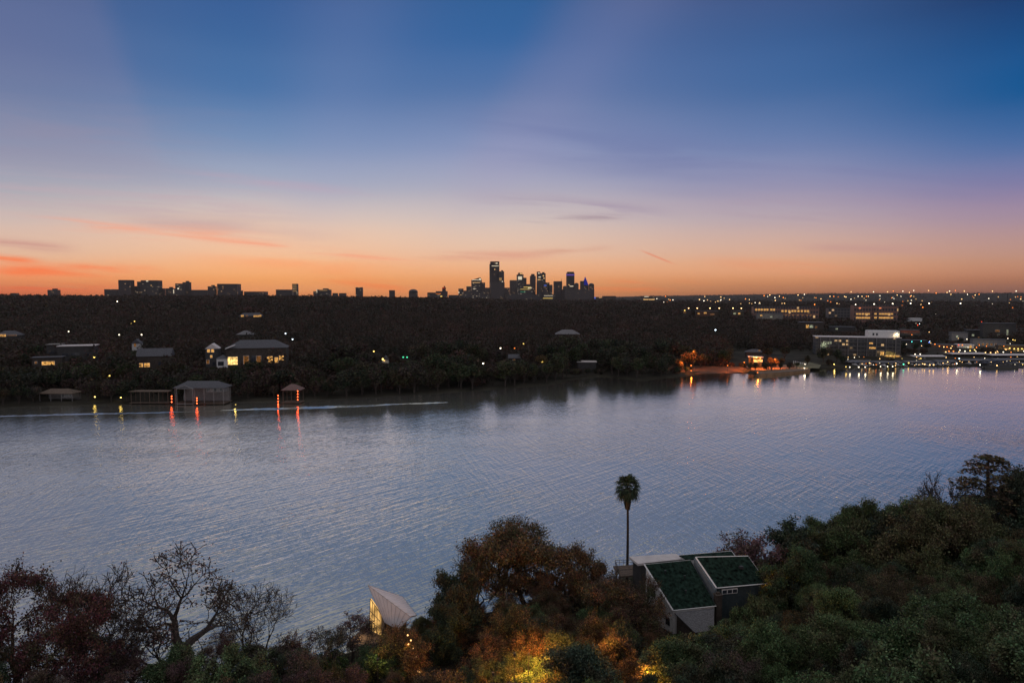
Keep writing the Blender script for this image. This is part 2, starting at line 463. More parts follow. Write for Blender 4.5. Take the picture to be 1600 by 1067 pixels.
def wave(rot, wl_, dist, ph, dscale=.35):
    mp = n.new('ShaderNodeMapping'); mp.inputs['Rotation'].default_value = (0, 0, rot); l.new(t.outputs['Object'], mp.inputs[0])
    w = n.new('ShaderNodeTexWave'); w.wave_type = 'BANDS'; w.bands_direction = 'X'; w.wave_profile = 'SIN'
    w.inputs['Scale'].default_value = .314 / wl_ * 1.0; w.inputs['Distortion'].default_value = dist; w.inputs['Detail'].default_value = 3
    w.inputs['Detail Scale'].default_value = dscale; w.inputs['Phase Offset'].default_value = ph
    l.new(mp.outputs[0], w.inputs[0]); return w.outputs['Fac']


def nz(scale, detail=3, off=0, st=(1, 1, 1), rot=0):
    mp = n.new('ShaderNodeMapping'); mp.vector_type = 'TEXTURE'; mp.inputs['Location'].default_value = (off * 7, off * 3, off); mp.inputs['Scale'].default_value = tuple(1 / q for q in st); mp.inputs['Rotation'].default_value = (0, 0, rot)
    l.new(t.outputs['Object'], mp.inputs[0])
    z = n.new('ShaderNodeTexNoise'); z.inputs['Scale'].default_value = scale; z.inputs['Detail'].default_value = detail; l.new(mp.outputs[0], z.inputs['Vector']); return z.outputs['Fac']


def mr(x, a, b, c, d):
    q = n.new('ShaderNodeMapRange'); l.new(x, q.inputs[0]); q.inputs[1].default_value = a; q.inputs[2].default_value = b; q.inputs[3].default_value = c; q.inputs[4].default_value = d; return q.outputs[0]


# two crossing trains of wind ripples, patchy, over small chop
wA = nz(.72, 2, 3, (1, .11, 1), R(-42))
wA2 = nz(1.7, 2, 33, (1, .2, 1), R(-52))
wB = nz(.78, 2, 9, (1, .11, 1), R(14))
wB2 = nz(1.8, 2, 19, (1, .2, 1), R(24))
patch = mr(nz(.011, 3, 21, (1, 2.5, 1)), .36, .64, .5, 1.05)
patchB = mr(nz(.009, 2, 51), .38, .62, .45, 1.1)
chop = nz(1.6, 3, 5)
hsum = wmath('ADD', wmath('MULTIPLY', wmath('ADD', wA, wmath('MULTIPLY', wA2, .35)), patch), wmath('ADD', wmath('MULTIPLY', wmath('ADD', wB, wmath('MULTIPLY', wB2, .35)), wmath('MULTIPLY', patchB, .95)), wmath('MULTIPLY', chop, .04)))
sy_ = n.new('ShaderNodeSeparateXYZ'); l.new(t.outputs['Object'], sy_.inputs[0])   # the lee of the wooded far bank is calmer
hsum = wmath('MULTIPLY', hsum, mr(sy_.outputs[1], 270, 400, 1.0, .42))
bp = n.new('ShaderNodeBump'); bp.inputs['Strength'].default_value = 1.0; bp.inputs['Distance'].default_value = .205; l.new(hsum, bp.inputs['Height'])
gl = n.new('ShaderNodeBsdfGlossy'); gl.inputs['Color'].default_value = (.95, .92, .80, 1); gl.inputs['Roughness'].default_value = .07; l.new(bp.outputs[0], gl.inputs['Normal'])
df = n.new('ShaderNodeBsdfDiffuse'); df.inputs['Color'].default_value = (.35, .35, .315, 1)
fr = n.new('ShaderNodeFresnel'); fr.inputs['IOR'].default_value = 1.33; l.new(bp.outputs[0], fr.inputs['Normal'])
mx = n.new('ShaderNodeMixShader'); l.new(mr(fr.outputs[0], 0, .5, .42, 1.0), mx.inputs[0]); l.new(df.outputs[0], mx.inputs[1]); l.new(gl.outputs[0], mx.inputs[2]); l.new(mx.outputs[0], o.inputs[0])
wat = MB(); wat.add([(-1500, 40, 0), (1700, 40, 0), (1700, 1100, 0), (-1500, 1100, 0)], [(0, 1, 2, 3)])
tag(wat.obj('water', wm), kind='structure')
def wake(pts, wid, ht, name):
    m_ = MB(); P_ = [at_z(u, v, 0) for u, v in pts]; rg = random.Random(3)
    Q_ = []
    for i in range(len(P_) - 1):
        for k in range(14): Q_.append(P_[i] + (P_[i + 1] - P_[i]) * k / 14)
    Q_.append(P_[-1]); n_ = len(Q_)
    for i, p in enumerate(Q_):
        f = min(1, 3.5 * i / n_, 3.5 * (n_ - 1 - i) / n_); w_ = wid * (.15 + .85 * f) * rg.uniform(.8, 1.2); h_ = ht * (.2 + .8 * f) * rg.uniform(.7, 1.2); o_ = rg.uniform(-.4, .4)
        for k, z in ((-.5, -.05), (-.2, .45), (.0, 1), (.25, .5), (.5, -.05)): m_.v.append((p[0], p[1] + o_ + k * w_, z * h_ + .003))
    for i in range(n_ - 1):
        for j in range(4): m_.f.append((i * 5 + j, (i + 1) * 5 + j, (i + 1) * 5 + j + 1, i * 5 + j + 1))
    o_ = m_.obj(name, wm); tag(o_, kind='structure')
    for p in o_.data.polygons: p.use_smooth = True


wake([(345, 641), (450, 637.5), (560, 634), (655, 629.5)], 10, .7, 'boat_wake')
wake([(-60, 652), (100, 647), (340, 642)], 7, .32, 'boat_wake')
wake([(640, 631), (700, 628.5)], 4, .4, 'boat_wake')

# ------------------------------------------------------------------ keep-clear list: (u0,u1,v lowest row that must stay visible, distance y of the thing)
CLEAR = []


def clear(u0, u1, v, y): CLEAR.append((u0, u1, v, y))


def max_top(x, y, r):
    """highest z a crown of radius r at x,y may reach without covering a building behind it"""
    x = np.atleast_1d(np.asarray(x, float)); y = np.atleast_1d(np.asarray(y, float)); r = np.broadcast_to(r, x.shape)
    u = 800 + FPX * x / y; ru = FPX * r / y
    vmin = np.full(x.shape, -1e9)
    for u0, u1, v, yy in CLEAR:
        m = (u + ru > u0) & (u - ru < u1) & (y < yy)
        vmin = np.where(m, np.maximum(vmin, v), vmin)
    b = (533.5 - vmin) / FPX
    dz = (-math.sin(PITCH) + b * math.cos(PITCH)) / (math.cos(PITCH) + b * math.sin(PITCH)) * y
    return np.where(vmin < -1e8, 1e9, CAMH + dz)


BLOCK = []   # footprints without trees: (x, y, radius)


def blocked(x, y, pad=0):
    b = np.zeros(np.shape(x), bool)
    for bx_, by_, br in BLOCK: b |= (np.asarray(x) - bx_) ** 2 + (np.asarray(y) - by_) ** 2 < (br + pad) ** 2
    return b


# ------------------------------------------------------------------ shared materials
WHITE = mat('white_paint', (.62, .60, .58), .6, .12, 1.5)
TRIM = mat('white_trim', (.70, .69, .68), .5, .08, 2)
GREYROOF = mat('grey_shingle', (.085, .085, .095), .9, .35, 2.5)
DARKROOF = mat('dark_green_shingle', (.011, .023, .017), .9, .95, 1.6, bump=.6, bscale=5, spec=.05)
PALEROOF = mat('pale_membrane_roof', (.55, .50, .48), .6, .12, .6)
DIMTRIM = mat('darker_white_trim', (.19, .18, .18), .7, .2, 1)  # white trim set to a darker tone
MIDROOF = mat('light_grey_roof', (.14, .135, .14), .7, .2, .5)
STONE = mat('tan_stone', (.060, .048, .040), .9, .35, 1.2, bump=.4)
STUCCO = mat('grey_stucco', (.050, .048, .048), .9, .2, .7)
BRICK = mat('red_brick', (.22, .10, .07), .9, .3, .5)
CONC = mat('concrete', (.16, .15, .14), .9, .25, .3)
SAND = mat('tan_paving', (.20, .12, .07), .9, .3, .25)
WOOD = mat('weathered_wood', (.11, .08, .06), .85, .35, 2)
DARK = mat('dark_metal', (.03, .03, .033), .5, .2, 2, spec=.5)
GLASS = mat('dark_glass', (.03, .035, .045), .12, .2, .4, spec=.8)
HULL = mat('boat_gelcoat', (.45, .45, .47), .35, .12, .8, spec=.5)
CANVAS = mat('navy_canvas', (.05, .06, .09), .8, .2, 1)
WARM = emat('warm_window_light', (1, .50, .13), .75, noise_scale=.9)
WARMDIM = emat('dim_window_light', (1, .42, .12), .16, noise_scale=.7)
BRIGHT = emat('bright_window_light', (1, .62, .20), 1.5, noise_scale=.8)
PALE = emat('pale_window_light', (.9, .95, .62), .3, noise_scale=.5)


def put(mb, name, m, parent):
    L = parent.location
    mb.v = [(a - L.x, b - L.y, c - L.z) for a, b, c in mb.v]
    return mb.obj(name, m, parent)


def V3(*a): return np.array(a, float)


# ------------------------------------------------------------------ lake house with green roofs (near bank)
hb = V3(34, 117, 3)
H = thing('lake_house', hb, 0, 'lake house with dark green shingle roofs and white edges behind the tall palm', 'house')
A, B, C, D = V3(23.8, 119.9, 12), V3(32.6, 122.0, 12), V3(35.1, 114.1, 7), V3(27.3, 112.4, 7)
E_, F_, G_, H_ = V3(33.6, 122.0, 12.5), at_z(1169, 868, 12.5), at_z(1199, 911, 9.4), at_z(1120, 918, 9.4)


def prism(mb, quad, zb, drop=.25, inset=.0):
    q = [np.array(p, float) for p in quad]; c = sum(q) / len(q)
    q = [p + (c - p) * inset * V3(1, 1, 0) for p in q]
    k = len(q); vs = [p - V3(0, 0, drop) for p in q] + [V3(p[0], p[1], zb) for p in q]
    fs = [tuple(range(k)), tuple(range(2 * k - 1, k - 1, -1))] + [(i, i + k, (i + 1) % k + k, (i + 1) % k) for i in range(k)]
    mb.add(vs, fs)


rf = MB(); rf.slab([A, B, C, D], .22); r1 = put(rf, 'roof', DARKROOF, H)
rf = MB(); rf.slab([E_, F_, G_, H_], .22); put(rf, 'roof', DARKROOF, H)
bk = [at_z(1061, 867.2, 11.5), at_z(1143, 860.5, 12.4), at_z(1149, 868, 12.4), at_z(1074, 873.5, 11.5)]
rf = MB(); rf.slab(bk, .22); put(rf, 'roof', DARKROOF, H)
w = MB(); prism(w, [A, B, C, D], 1.5, .24, .05); put(w, 'wall', WHITE, H)
w = MB(); prism(w, [E_, F_, G_, H_], 1.5, .24, .07); put(w, 'wall', mat('dark_teal_siding', (.035, .05, .055), .8, .2, 2), H)
w = MB(); prism(w, bk, 1.5, .24, .05); put(w, 'rear_wall', WHITE, H)
fs = [at_z(983, 869.5, 11), at_z(1056, 864.5, 11), at_z(1070, 872.3, 11), at_z(997, 880.5, 11)]
fl = MB(); fl.slab(fs, .4); flat = put(fl, 'terrace_roof', PALEROOF, H)
sm_ = MB()
for k in (.25, .5, .75):
    p, q = fs[0] + (fs[1] - fs[0]) * k, fs[3] + (fs[2] - fs[3]) * k
    sm_.tube([p + V3(0, 0, .03), q + V3(0, 0, .03)], .045, 4)
sm_.v = [(a - hb[0], b - hb[1], c - hb[2]) for a, b, c in sm_.v]; sm_.obj('roof_seam', TRIM, flat)
pw = MB(); prism(pw, fs, 1.5, .42, .14); put(pw, 'terrace_wall', STUCCO, H)


def edge(p, q, th=.16, up=.05, nm='fascia', m=TRIM):
    e = MB(); e.tube([p + V3(0, 0, up - .1), q + V3(0, 0, up - .1)], th, 4); put(e, nm, m, H)


edge(A, D); edge(A, B, .1); edge(E_, H_, .17); edge(E_, F_, .09); edge(H_, G_, .09); edge(D, C, .07, nm='gutter')
edge(bk[0], bk[1], .09); edge(bk[1], bk[2], .09); edge(B, C, .06, nm='flashing', m=DARK); edge(F_, G_, .06)
# step wall between the two roofs
st = MB(); st.add([E_ + V3(-.35, -.1, -.25), H_ + V3(-.35, -.1, -.25), H_ + V3(-.35, -.1, -2.6), E_ + V3(-.35, -.1, -1.5), E_ + V3(0, 0, -.25), H_ + V3(0, 0, -.25), H_ + V3(0, 0, -2.6), E_ + V3(0, 0, -1.5)],
                  [(0, 1, 2, 3), (7, 6, 5, 4), (0, 4, 5, 1), (1, 5, 6, 2), (2, 6, 7, 3), (3, 7, 4, 0)]); put(st, 'step_wall', mat('blue_grey_siding', (.14, .17, .19), .8, .15, 2), H)
rc_ = MB(); rc_.tube([A + V3(0, 0, .05), B + V3(0, 0, .05)], .09, 5); put(rc_, 'ridge_cap', DARKROOF, H)
for k1, k2 in ((.3, .25), (.62, .4), (.45, .7)):
    p = A + (B - A) * k1 + (D - A) * k2; v_ = MB(); v_.tube([p, p + V3(0, 0, .55)], .09, 6); v_.box(p[0], p[1], p[2] + .5, .3, .3, .1); put(v_, 'vent_pipe', DARK, H)
p = E_ + (F_ - E_) * .7 + (H_ - E_) * .4; v_ = MB(); v_.box(p[0], p[1], p[2] - .1, .7, .7, .45, .2, .8); put(v_, 'roof_vent', DARK, H)
# chimney
cp = at_z(1123, 947, 6.6); ch = MB(); ch.box(cp[0], cp[1] + .5, 3, 1.1, 1.0, 5.4, .2); ch.box(cp[0], cp[1] + .5, 8.4, 1.3, 1.2, .18, .2); ch.box(cp[0], cp[1] + .5, 8.58, .55, .5, .35, .2); put(ch, 'chimney', STONE, H)
# high window strip under the right eave (front wall)
fd = (G_ - H_) / np.linalg.norm(G_ - H_); nrm = V3(fd[1], -fd[0], 0); wy = math.atan2(fd[1], fd[0])
for k in (.16, .26, .36):
    p = H_ + (G_ - H_) * k + nrm * -.1
    f = MB(); f.box(p[0], p[1], 8.1, 1.0, .12, .85, wy); fr_ = put(f, 'window', TRIM, H)
    f = MB(); f.box(p[0] + nrm[0] * .05, p[1] + nrm[1] * .05, 8.22, .8, .1, .6, wy); f.v = [(a - hb[0], b - hb[1], c - hb[2]) for a, b, c in f.v]; f.obj('pane', GLASS, fr_)
# windows on the white side wall
sd = (D - A); sl_ = np.linalg.norm(sd[:2]); sdir = V3(sd[0] / sl_, sd[1] / sl_, 0); sn = V3(sdir[1], -sdir[0], 0)
syaw = math.atan2(sdir[1], sdir[0])
for k, z in ((.3, 6.8), (.58, 5.0), (.8, 3.6)):
    p = A + sdir * sl_ * k + V3(.28, .05, 0)
    f = MB(); f.box(p[0], p[1], z, 1.3, .25, 1.6, syaw); fr_ = put(f, 'window', TRIM, H)
    f = MB(); f.box(p[0], p[1], z + .12, 1.1, .32, 1.36, syaw); f.v = [(a - hb[0], b - hb[1], c - hb[2]) for a, b, c in f.v]; f.obj('pane', GLASS, fr_)
lw = [D + V3(.2, -.1, -.35), C + V3(-.4, -.1, -.35), at_z(1116, 984, 5.2), at_z(1086, 988, 5.1)]
rf = MB(); rf.slab(lw, .2); put(rf, 'porch_roof', mat('porch_shingle', (.10, .10, .105), .9, .4, 5), H)
w = MB(); prism(w, lw, 1.5, .22, .1); put(w, 'porch_wall', STONE, H)
dk = at_z(977, 883, 7.6)
d_ = MB(); d_.box(dk[0] + .6, dk[1] - 2, 7.2, 5.2, 5, .25, .15)
for a_, b_ in ((-1.7, -4), (2.9, -4), (-1.7, 0), (2.9, 0)): d_.box(dk[0] + a_, dk[1] + b_, 1, .25, .25, 6.2, .15)
put(d_, 'deck', WOOD, H)
rl = MB(); c_ = V3(dk[0] + .6, dk[1] - 2, 7.45); fp = MB(); pa, pb2 = D + V3(.45, -.06 + .5, -.3), C + V3(-.5, .44, -.3); fp.slab([pa, pb2, V3(pb2[0], pb2[1], 2.2), V3(pa[0], pa[1], 2.2)], .12); put(fp, 'front_wall', MATS['dark_teal_siding'], H)
cs = [c_ + V3(-2.5, -2.4, 0), c_ + V3(-2.5, 2.4, 0), c_ + V3(2.5, 2.6, 0)]
for z in (.55, 1.05): rl.tube([p + V3(0, 0, z) for p in cs], .045, 4)
rl.tube([cs[0] + V3(0, 0, 1.05), cs[0] + V3(5, .5, 1.05)], .045, 4)
for i_ in range(2):
    for k in np.linspace(0, 1, 7): p = cs[i_] + (cs[i_ + 1] - cs[i_]) * k; rl.tube([p, p + V3(0, 0, 1.05)], .035, 4)
put(rl, 'railing', DARK, H)
clear(985, 1062, 905, 111); clear(1045, 1118, 969, 110); clear(1110, 1130, 950, 113); clear(1130, 1200, 924, 113); clear(962, 1000, 884, 123)
clear(1000, 1020, 908, 119); clear(1015, 1042, 936, 117); clear(1032, 1066, 966, 114)
for q in ((28, 118, 5.5), (34, 117, 6), (40, 119, 6), (29, 124, 5), (37, 123, 5), (31, 110, 4), (23, 124, 5)): BLOCK.append(q)

# ------------------------------------------------------------------ folded-roof boathouse pavilion
pb = V3(-21.5, 114.5, .8)
Pv = thing('lakeside_pavilion', pb, 0, 'small pavilion with pale folded roof rising to a point above a glowing glass wall', 'pavilion')
P1, P2, P3, P4 = at_z(575, 914, 9.2), at_z(629, 932, 6.6), at_z(651, 961, 5.6), at_z(641, 963, 5.9)
P5, P6 = at_z(622, 984, 3.6), at_z(601, 972, 4.2)
FOLD = mat('standing_seam_roof', (.62, .56, .56), .45, .07, .8)
r_ = MB(); r_.slab([P1, P2, P3, P4], .18); put(r_, 'roof', FOLD, Pv)
FOLD2 = FOLD
r_ = MB(); r_.add([P1, P4, P5, P6, P1 + V3(.1, .25, -.1), P4 + V3(.1, .25, -.1), P5 + V3(.1, .25, -.1), P6 + V3(.1, .25, -.1)],
                  [(0, 3, 2, 1), (4, 5, 6, 7), (0, 1, 5, 4), (1, 2, 6, 5), (2, 3, 7, 6), (3, 0, 4, 7)]); put(r_, 'folded_roof_side', FOLD2, Pv)
def seams(a, b, c, d, n_, off, nm):
    m_ = MB()
    for k in range(1, n_): f = k / n_; m_.tube([a + (b - a) * f + off, d + (c - d) * f + off], .022, 4)
    put(m_, nm, mat('seam_metal', (.30, .27, .27), .5, .05), Pv)
seams(P1 + (P4 - P1) * .02, P4, P3, P2, 9, V3(0, 0, .02), 'roof_seam'); seams(P1 + (P4 - P1) * .02, P4, P5, P6, 9, V3(-.02, -.03, .01), 'roof_seam')
e_ = MB(); e_.tube([P1, P4], .05, 4); e_.tube([P1, P2, P3, P4], .06, 4); e_.tube([P1, P6, P5], .06, 4); put(e_, 'ridge_trim', mat('seam_metal', (.3, .27, .27)), Pv)
g0, g1, g2, g3 = at_y(577.5, 984, 117.4), at_y(594.5, 992, 115.2), at_y(594.5, 957, 115.2), at_y(579, 935, 117.4)
gw = MB(); gw.add([g0, g1, g2, g3] + [p + V3(.12, .12, 0) for p in (g0, g1, g2, g3)], [(0, 1, 2, 3), (7, 6, 5, 4), (0, 4, 5, 1), (1, 5, 6, 2), (2, 6, 7, 3), (3, 7, 4, 0)])
PAVL = emat('pavilion_glow', (1, .56, .17), .95, sample=True, noise_scale=.55)
gl_ = put(gw, 'glass_wall', PAVL, Pv)
mu = MB()
for k in (0, .22, .45, .7, 1): mu.tube([g0 + (g1 - g0) * k + V3(-.05, -.05, 0), g3 + (g2 - g3) * k + V3(-.05, -.05, 0)], .05, 4)
for k in (.0, .3, .62, 1): mu.tube([g0 + (g3 - g0) * k + V3(-.05, -.05, 0), g1 + (g2 - g1) * k + V3(-.05, -.05, 0)], .06, 4)
mu.v = [(a - pb[0], b - pb[1], c - pb[2]) for a, b, c in mu.v]; mu.obj('mullion', DARK, gl_)
sw = MB(); q = [g1 + V3(.1, 0, 0), at_y(604, 990, 114.8), P6 + V3(0, -.1, -.3), g2 + V3(.1, 0, 0)]
sw.add(q + [p + V3(.1, .4, 0) for p in q], [(0, 1, 2, 3), (7, 6, 5, 4), (0, 4, 5, 1), (1, 5, 6, 2), (2, 6, 7, 3), (3, 7, 4, 0)]); put(sw, 'side_wall', WOOD, Pv)
bd = MB(); prism(bd, [at_z(581, 950, 4), P2 - V3(.6, .5, 2), P3 - V3(1.5, 0, 1.2), P5 + V3(0, .6, -.6)], .8, .1, .12); put(bd, 'wall', WOOD, Pv)
bd = MB(); bd.box(-21.5, 115.5, -.6, 12, 8, 1.3, -.3); put(bd, 'deck', WOOD, Pv)
clear(573, 600, 984, 114); clear(626, 655, 966, 120); clear(596, 630, 979, 120)
for q in ((-23, 116.5, 4), (-18.5, 115, 4.0)): BLOCK.append(q)
lamp_light(V3(-26.3, 115.0, 2.2) - pb, (1, .62, .25), 120, Pv)  # unseen point light added for the spill from the glass wall

# ------------------------------------------------------------------ fan palm
pp = at_y(979, 900, 131.5); pz = float(ground_h(pp[0], pp[1])); pp = V3(pp[0], pp[1], pz)
PT = thing('fan_palm', pp, 0, 'tall slim fan palm standing alone against the lake beside the green roofs', 'palm tree')
zt = at_y(979, 762, 131.5)[2] - pz
tk = MB(); kz = np.linspace(0, zt, 14)
tk.tube([(.12 * math.sin(z / 6) - .12 * math.sin(zt / 6), .05 * math.sin(z / 4), z) for z in kz], [.34 - .13 * (z / zt) ** .5 for z in kz], 8); tk.obj('trunk', BARK, PT)
rng = np.random.default_rng(4)
cr_ = MB()
for i in range(60):
    el = R(82) - (i / 57) ** .8 * R(130); az = i * 2.39996 + rng.uniform(-.2, .2)
    d = V3(math.cos(el) * math.cos(az), math.cos(el) * math.sin(az), math.sin(el))
    Lp = rng.uniform(1.2, 1.9); base = V3(0, 0, zt + .2 * math.sin(el))
    hub = base + d * Lp + V3(0, 0, -.12 * math.cos(el)); cr_.tube([base, base + d * Lp * .5 + V3(0, 0, .08), hub], [.04, .03, .02], 3)
    s_ = np.cross(d, (0, 0, 1)); s_ /= np.linalg.norm(s_) + 1e-6; n_ = np.cross(s_, d)
    nb = 15
    for j in range(nb):
        a_ = R(-105) + R(210) * j / (nb - 1); L = rng.uniform(1.2, 1.7) * (1 - .25 * abs(a_) / 1.8)
        dd = d * math.cos(a_) + s_ * math.sin(a_); tip = hub + dd * L + V3(0, 0, -.30 * L * L) - n_ * .1; wv = np.cross(dd, n_) * .095
        mid = hub + dd * L * .55 + n_ * .03
        cr_.add([hub, mid + wv, tip, mid - wv], [(0, 1, 2, 3)])
crown = cr_.obj('crown', LEAF, PT); crown.color = (.030, .050, .026, 1)
sk = MB()
for i in range(560):
    az = rng.uniform(0, 6.283); z0 = zt - rng.uniform(.2, 2.9); f_ = (zt - z0) / 2.9; r0 = (1.1 - .35 * f_) * rng.uniform(.55, 1)
    p = V3(math.cos(az) * r0, math.sin(az) * r0, z0); q = V3(math.cos(az) * r0 * .62, math.sin(az) * r0 * .62, z0 - rng.uniform(1.0, 1.7)); t_ = V3(-math.sin(az), math.cos(az), 0) * .13
    sk.add([p - t_ * .6, p + t_, q + t_ * .5, q - t_], [(0, 1, 2, 3)])
skirt = sk.obj('dead_frond_skirt', LEAF, PT); skirt.color = (.050, .034, .022, 1)
BLOCK.append((pp[0], pp[1], 3))

# ------------------------------------------------------------------ generic far-bank building
def facade(name, wall, cell, frac, st, col, off=(0, 0, 0), wfrac=(.7, .55)):
    """dark wall with a grid of windows of which some are lit from inside"""
    if name in MATS: return MATS[name]
    m = bpy.data.materials.new(name); n, l = nt(m)
    o = n.new('ShaderNodeOutputMaterial'); b = n.new('ShaderNodeBsdfPrincipled'); l.new(b.outputs[0], o.inputs[0]); b.inputs['Roughness'].default_value = .6
    t = n.new('ShaderNodeTexCoord'); dv = n.new('ShaderNodeVectorMath'); dv.operation = 'DIVIDE'; l.new(t.outputs['Object'], dv.inputs[0]); dv.inputs[1].default_value = cell
    ad_ = n.new('ShaderNodeVectorMath'); ad_.operation = 'ADD'; l.new(dv.outputs[0], ad_.inputs[0]); ad_.inputs[1].default_value = off
    fl_ = n.new('ShaderNodeVectorMath'); fl_.operation = 'FLOOR'; l.new(ad_.outputs[0], fl_.inputs[0])
    frc = n.new('ShaderNodeVectorMath'); frc.operation = 'FRACTION'; l.new(ad_.outputs[0], frc.inputs[0])
    sp = n.new('ShaderNodeSeparateXYZ'); l.new(frc.outputs[0], sp.inputs[0])
    w_ = n.new('ShaderNodeTexWhiteNoise'); w_.noise_dimensions = '3D'; l.new(fl_.outputs[0], w_.inputs['Vector'])

    def M_(op, a, b_):
        q = n.new('ShaderNodeMath'); q.operation = op
        for i, s in enumerate((a, b_)):
            if isinstance(s, (int, float)): q.inputs[i].default_value = s
            else: l.new(s, q.inputs[i])
        return q.outputs[0]
    lit = M_('LESS_THAN', w_.outputs['Value'], frac)
    win = M_('MULTIPLY', M_('LESS_THAN', sp.outputs[0], wfrac[0]), M_('LESS_THAN', sp.outputs[2], wfrac[1]))
    br = M_('ADD', .25, M_('MULTIPLY', M_('FRACT', M_('MULTIPLY', w_.outputs['Value'], 371.3), 0), 1.2))
    l.new(M_('MULTIPLY', M_('MULTIPLY', lit, win), M_('MULTIPLY', br, st)), b.inputs['Emission Strength']); b.inputs['Emission Color'].default_value = (*col, 1)
    mx_ = n.new('ShaderNodeMix'); mx_.data_type = 'RGBA'; l.new(win, mx_.inputs[0]); mx_.inputs[6].default_value = (*wall, 1); mx_.inputs[7].default_value = (.03, .033, .04, 1); l.new(mx_.outputs[2], b.inputs['Base Color'])
    m.cycles.emission_sampling = 'NONE'; MATS[name] = m; return m


def to_local(tg, p):
    c, s = math.cos(-tg.rotation_euler.z), math.sin(-tg.rotation_euler.z); d = np.array(p) - np.array(tg.location)
    return V3(d[0] * c - d[1] * s, d[0] * s + d[1] * c, d[2])


def bldg(name, label, cat, u0, u1, vtop, vbase=None, y=None, depth=12, roof='flat', rh=3, walls=STUCCO, roofm=GREYROOF, wins=(), over=.6, group=None, yaw=None, sink=3, vclear=None, grow=1.0, pad=2):
    """wall block facing the lake spanning picture columns u0..u1; wins: (u, v, wpx, hpx, material)"""
    uc = (u0 + u1) / 2
    if y is None:
        p = gpos(uc, vbase)
    else:
        p = at_y(uc, 500, y); p = V3(p[0], p[1], float(ground_h(p[0], p[1])))
    yaw_ = -math.atan2(p[0], p[1]) * .6 if yaw is None else yaw
    px = p[1] / FPX; w_ = (u1 - u0) * px * grow
    c = V3(-math.sin(yaw_), math.cos(yaw_), 0) * depth / 2
    t_ = thing(name, (p[0] + c[0], p[1] + c[1], p[2]), yaw_, label, cat, group)
    zt_ = at_y(uc, vtop, p[1])[2] - p[2]
    hw = zt_ if roof == 'flat' else zt_ - rh
    hw = max(hw, 2.2)
    m_ = MB(); m_.box(0, 0, -sink, w_, depth, hw + sink); m_.obj('wall', walls, t_)
    rr = MB(); a, b = w_ / 2 + over, depth / 2 + over
    if roof == 'flat':
        rr.box(0, 0, hw + .003, w_ + 2 * over, depth + 2 * over, .45)
    elif roof == 'hip':
        k = min(a, b); vs = [(-a, -b, hw), (a, -b, hw), (a, b, hw), (-a, b, hw), (-a + k, 0, hw + rh), (a - k, 0, hw + rh)]
        rr.add(vs, [(3, 2, 1, 0), (0, 1, 5, 4), (2, 3, 4, 5), (1, 2, 5), (3, 0, 4)])
    elif roof == 'gable':      # ridge left-right
        vs = [(-a, -b, hw), (a, -b, hw), (a, b, hw), (-a, b, hw), (-a, 0, hw + rh), (a, 0, hw + rh)]
        rr.add(vs, [(3, 2, 1, 0), (0, 1, 5, 4), (2, 3, 4, 5), (1, 2, 5), (3, 0, 4)])
    elif roof == 'front':      # gable end towards the lake
        vs = [(-a, -b, hw), (a, -b, hw), (a, b, hw), (-a, b, hw), (0, -b, hw + rh), (0, b, hw + rh)]
        rr.add(vs, [(3, 2, 1, 0), (0, 1, 4), (2, 3, 5), (1, 2, 5, 4), (3, 0, 4, 5)])
    rr.obj('roof', roofm, t_)
    for wn_ in wins:
        u, v, wp, hp, mm = wn_[:5]
        q = at_y(u, v, p[1]); lc = to_local(t_, q)
        f = MB(); f.box(lc[0], -depth / 2 - .03, lc[2] - hp * px / 2 - .12, wp * px + .3, .16, hp * px + .24)
        f = f.obj('window', TRIM if mm is not GLASS else DARK, t_)
        g_ = MB(); g_.box(lc[0], -depth / 2 - .09, lc[2] - hp * px / 2, wp * px, .12, hp * px); g_.obj('pane', mm, f)
        if wp * px > 2.4:
            for k in np.linspace(-.5, .5, min(5, int(wp * px / 1.3) + 1))[1:-1]: g_ = MB(); g_.box(lc[0] + k * wp * px, -depth / 2 - .17, lc[2] - hp * px / 2, .12, .05, hp * px); g_.obj('glazing_bar', DARK, f)
    if vclear: clear(u0 - 2, u1 + 2, vclear, p[1])
    BLOCK.append((p[0] + c[0], p[1] + c[1], max(w_, depth) / 2 * .6 + pad)); t_['_p'] = list(map(float, p)); t_['_hw'] = float(hw)
    if w_ > depth * 1.6:
        for k in (-.33, .33): BLOCK.append((p[0] + c[0] + w_ * k * math.cos(yaw_), p[1] + c[1] + w_ * k * math.sin(yaw_), depth / 2 + pad))
    return t_


# houses on the wooded left bank
bldg('house', 'long modern house with flat pale roof among trees on the left bank', 'house', 92, 142, 541, y=458, depth=12, roofm=PALEROOF, walls=STUCCO, wins=[(103, 553, 8, 4, GLASS), (118, 553, 12, 4, GLASS), (135, 553, 8, 4, GLASS)], vclear=549)
bldg('house', 'square grey upper storey house left of the flat pale roof', 'house', 72, 91, 539, y=462, depth=10, roofm=CONC, walls=STUCCO, wins=[(82, 550, 8, 3, GLASS)], vclear=547)
bldg('house', 'low garden house with a wide glowing window on the left bank', 'house', 50, 90, 559, y=440, depth=8, roofm=GREYROOF, walls=STONE, wins=[(75, 567.5, 17, 5.5, WARM), (57.5, 566, 3, 3, WARMDIM)]); clear(64, 86, 573, 435); clear(55, 60, 568, 435)
bldg('house', 'gabled house with a pair of warm windows and a long sloping roof', 'house', 214, 262, 545, y=455, depth=12, roof='gable', rh=5, walls=STONE, wins=[(221.5, 570, 5, 6, WARM), (230, 570, 8, 6, WARM), (250, 568, 6, 5, GLASS)], vclear=551); clear(217, 236, 575, 450)
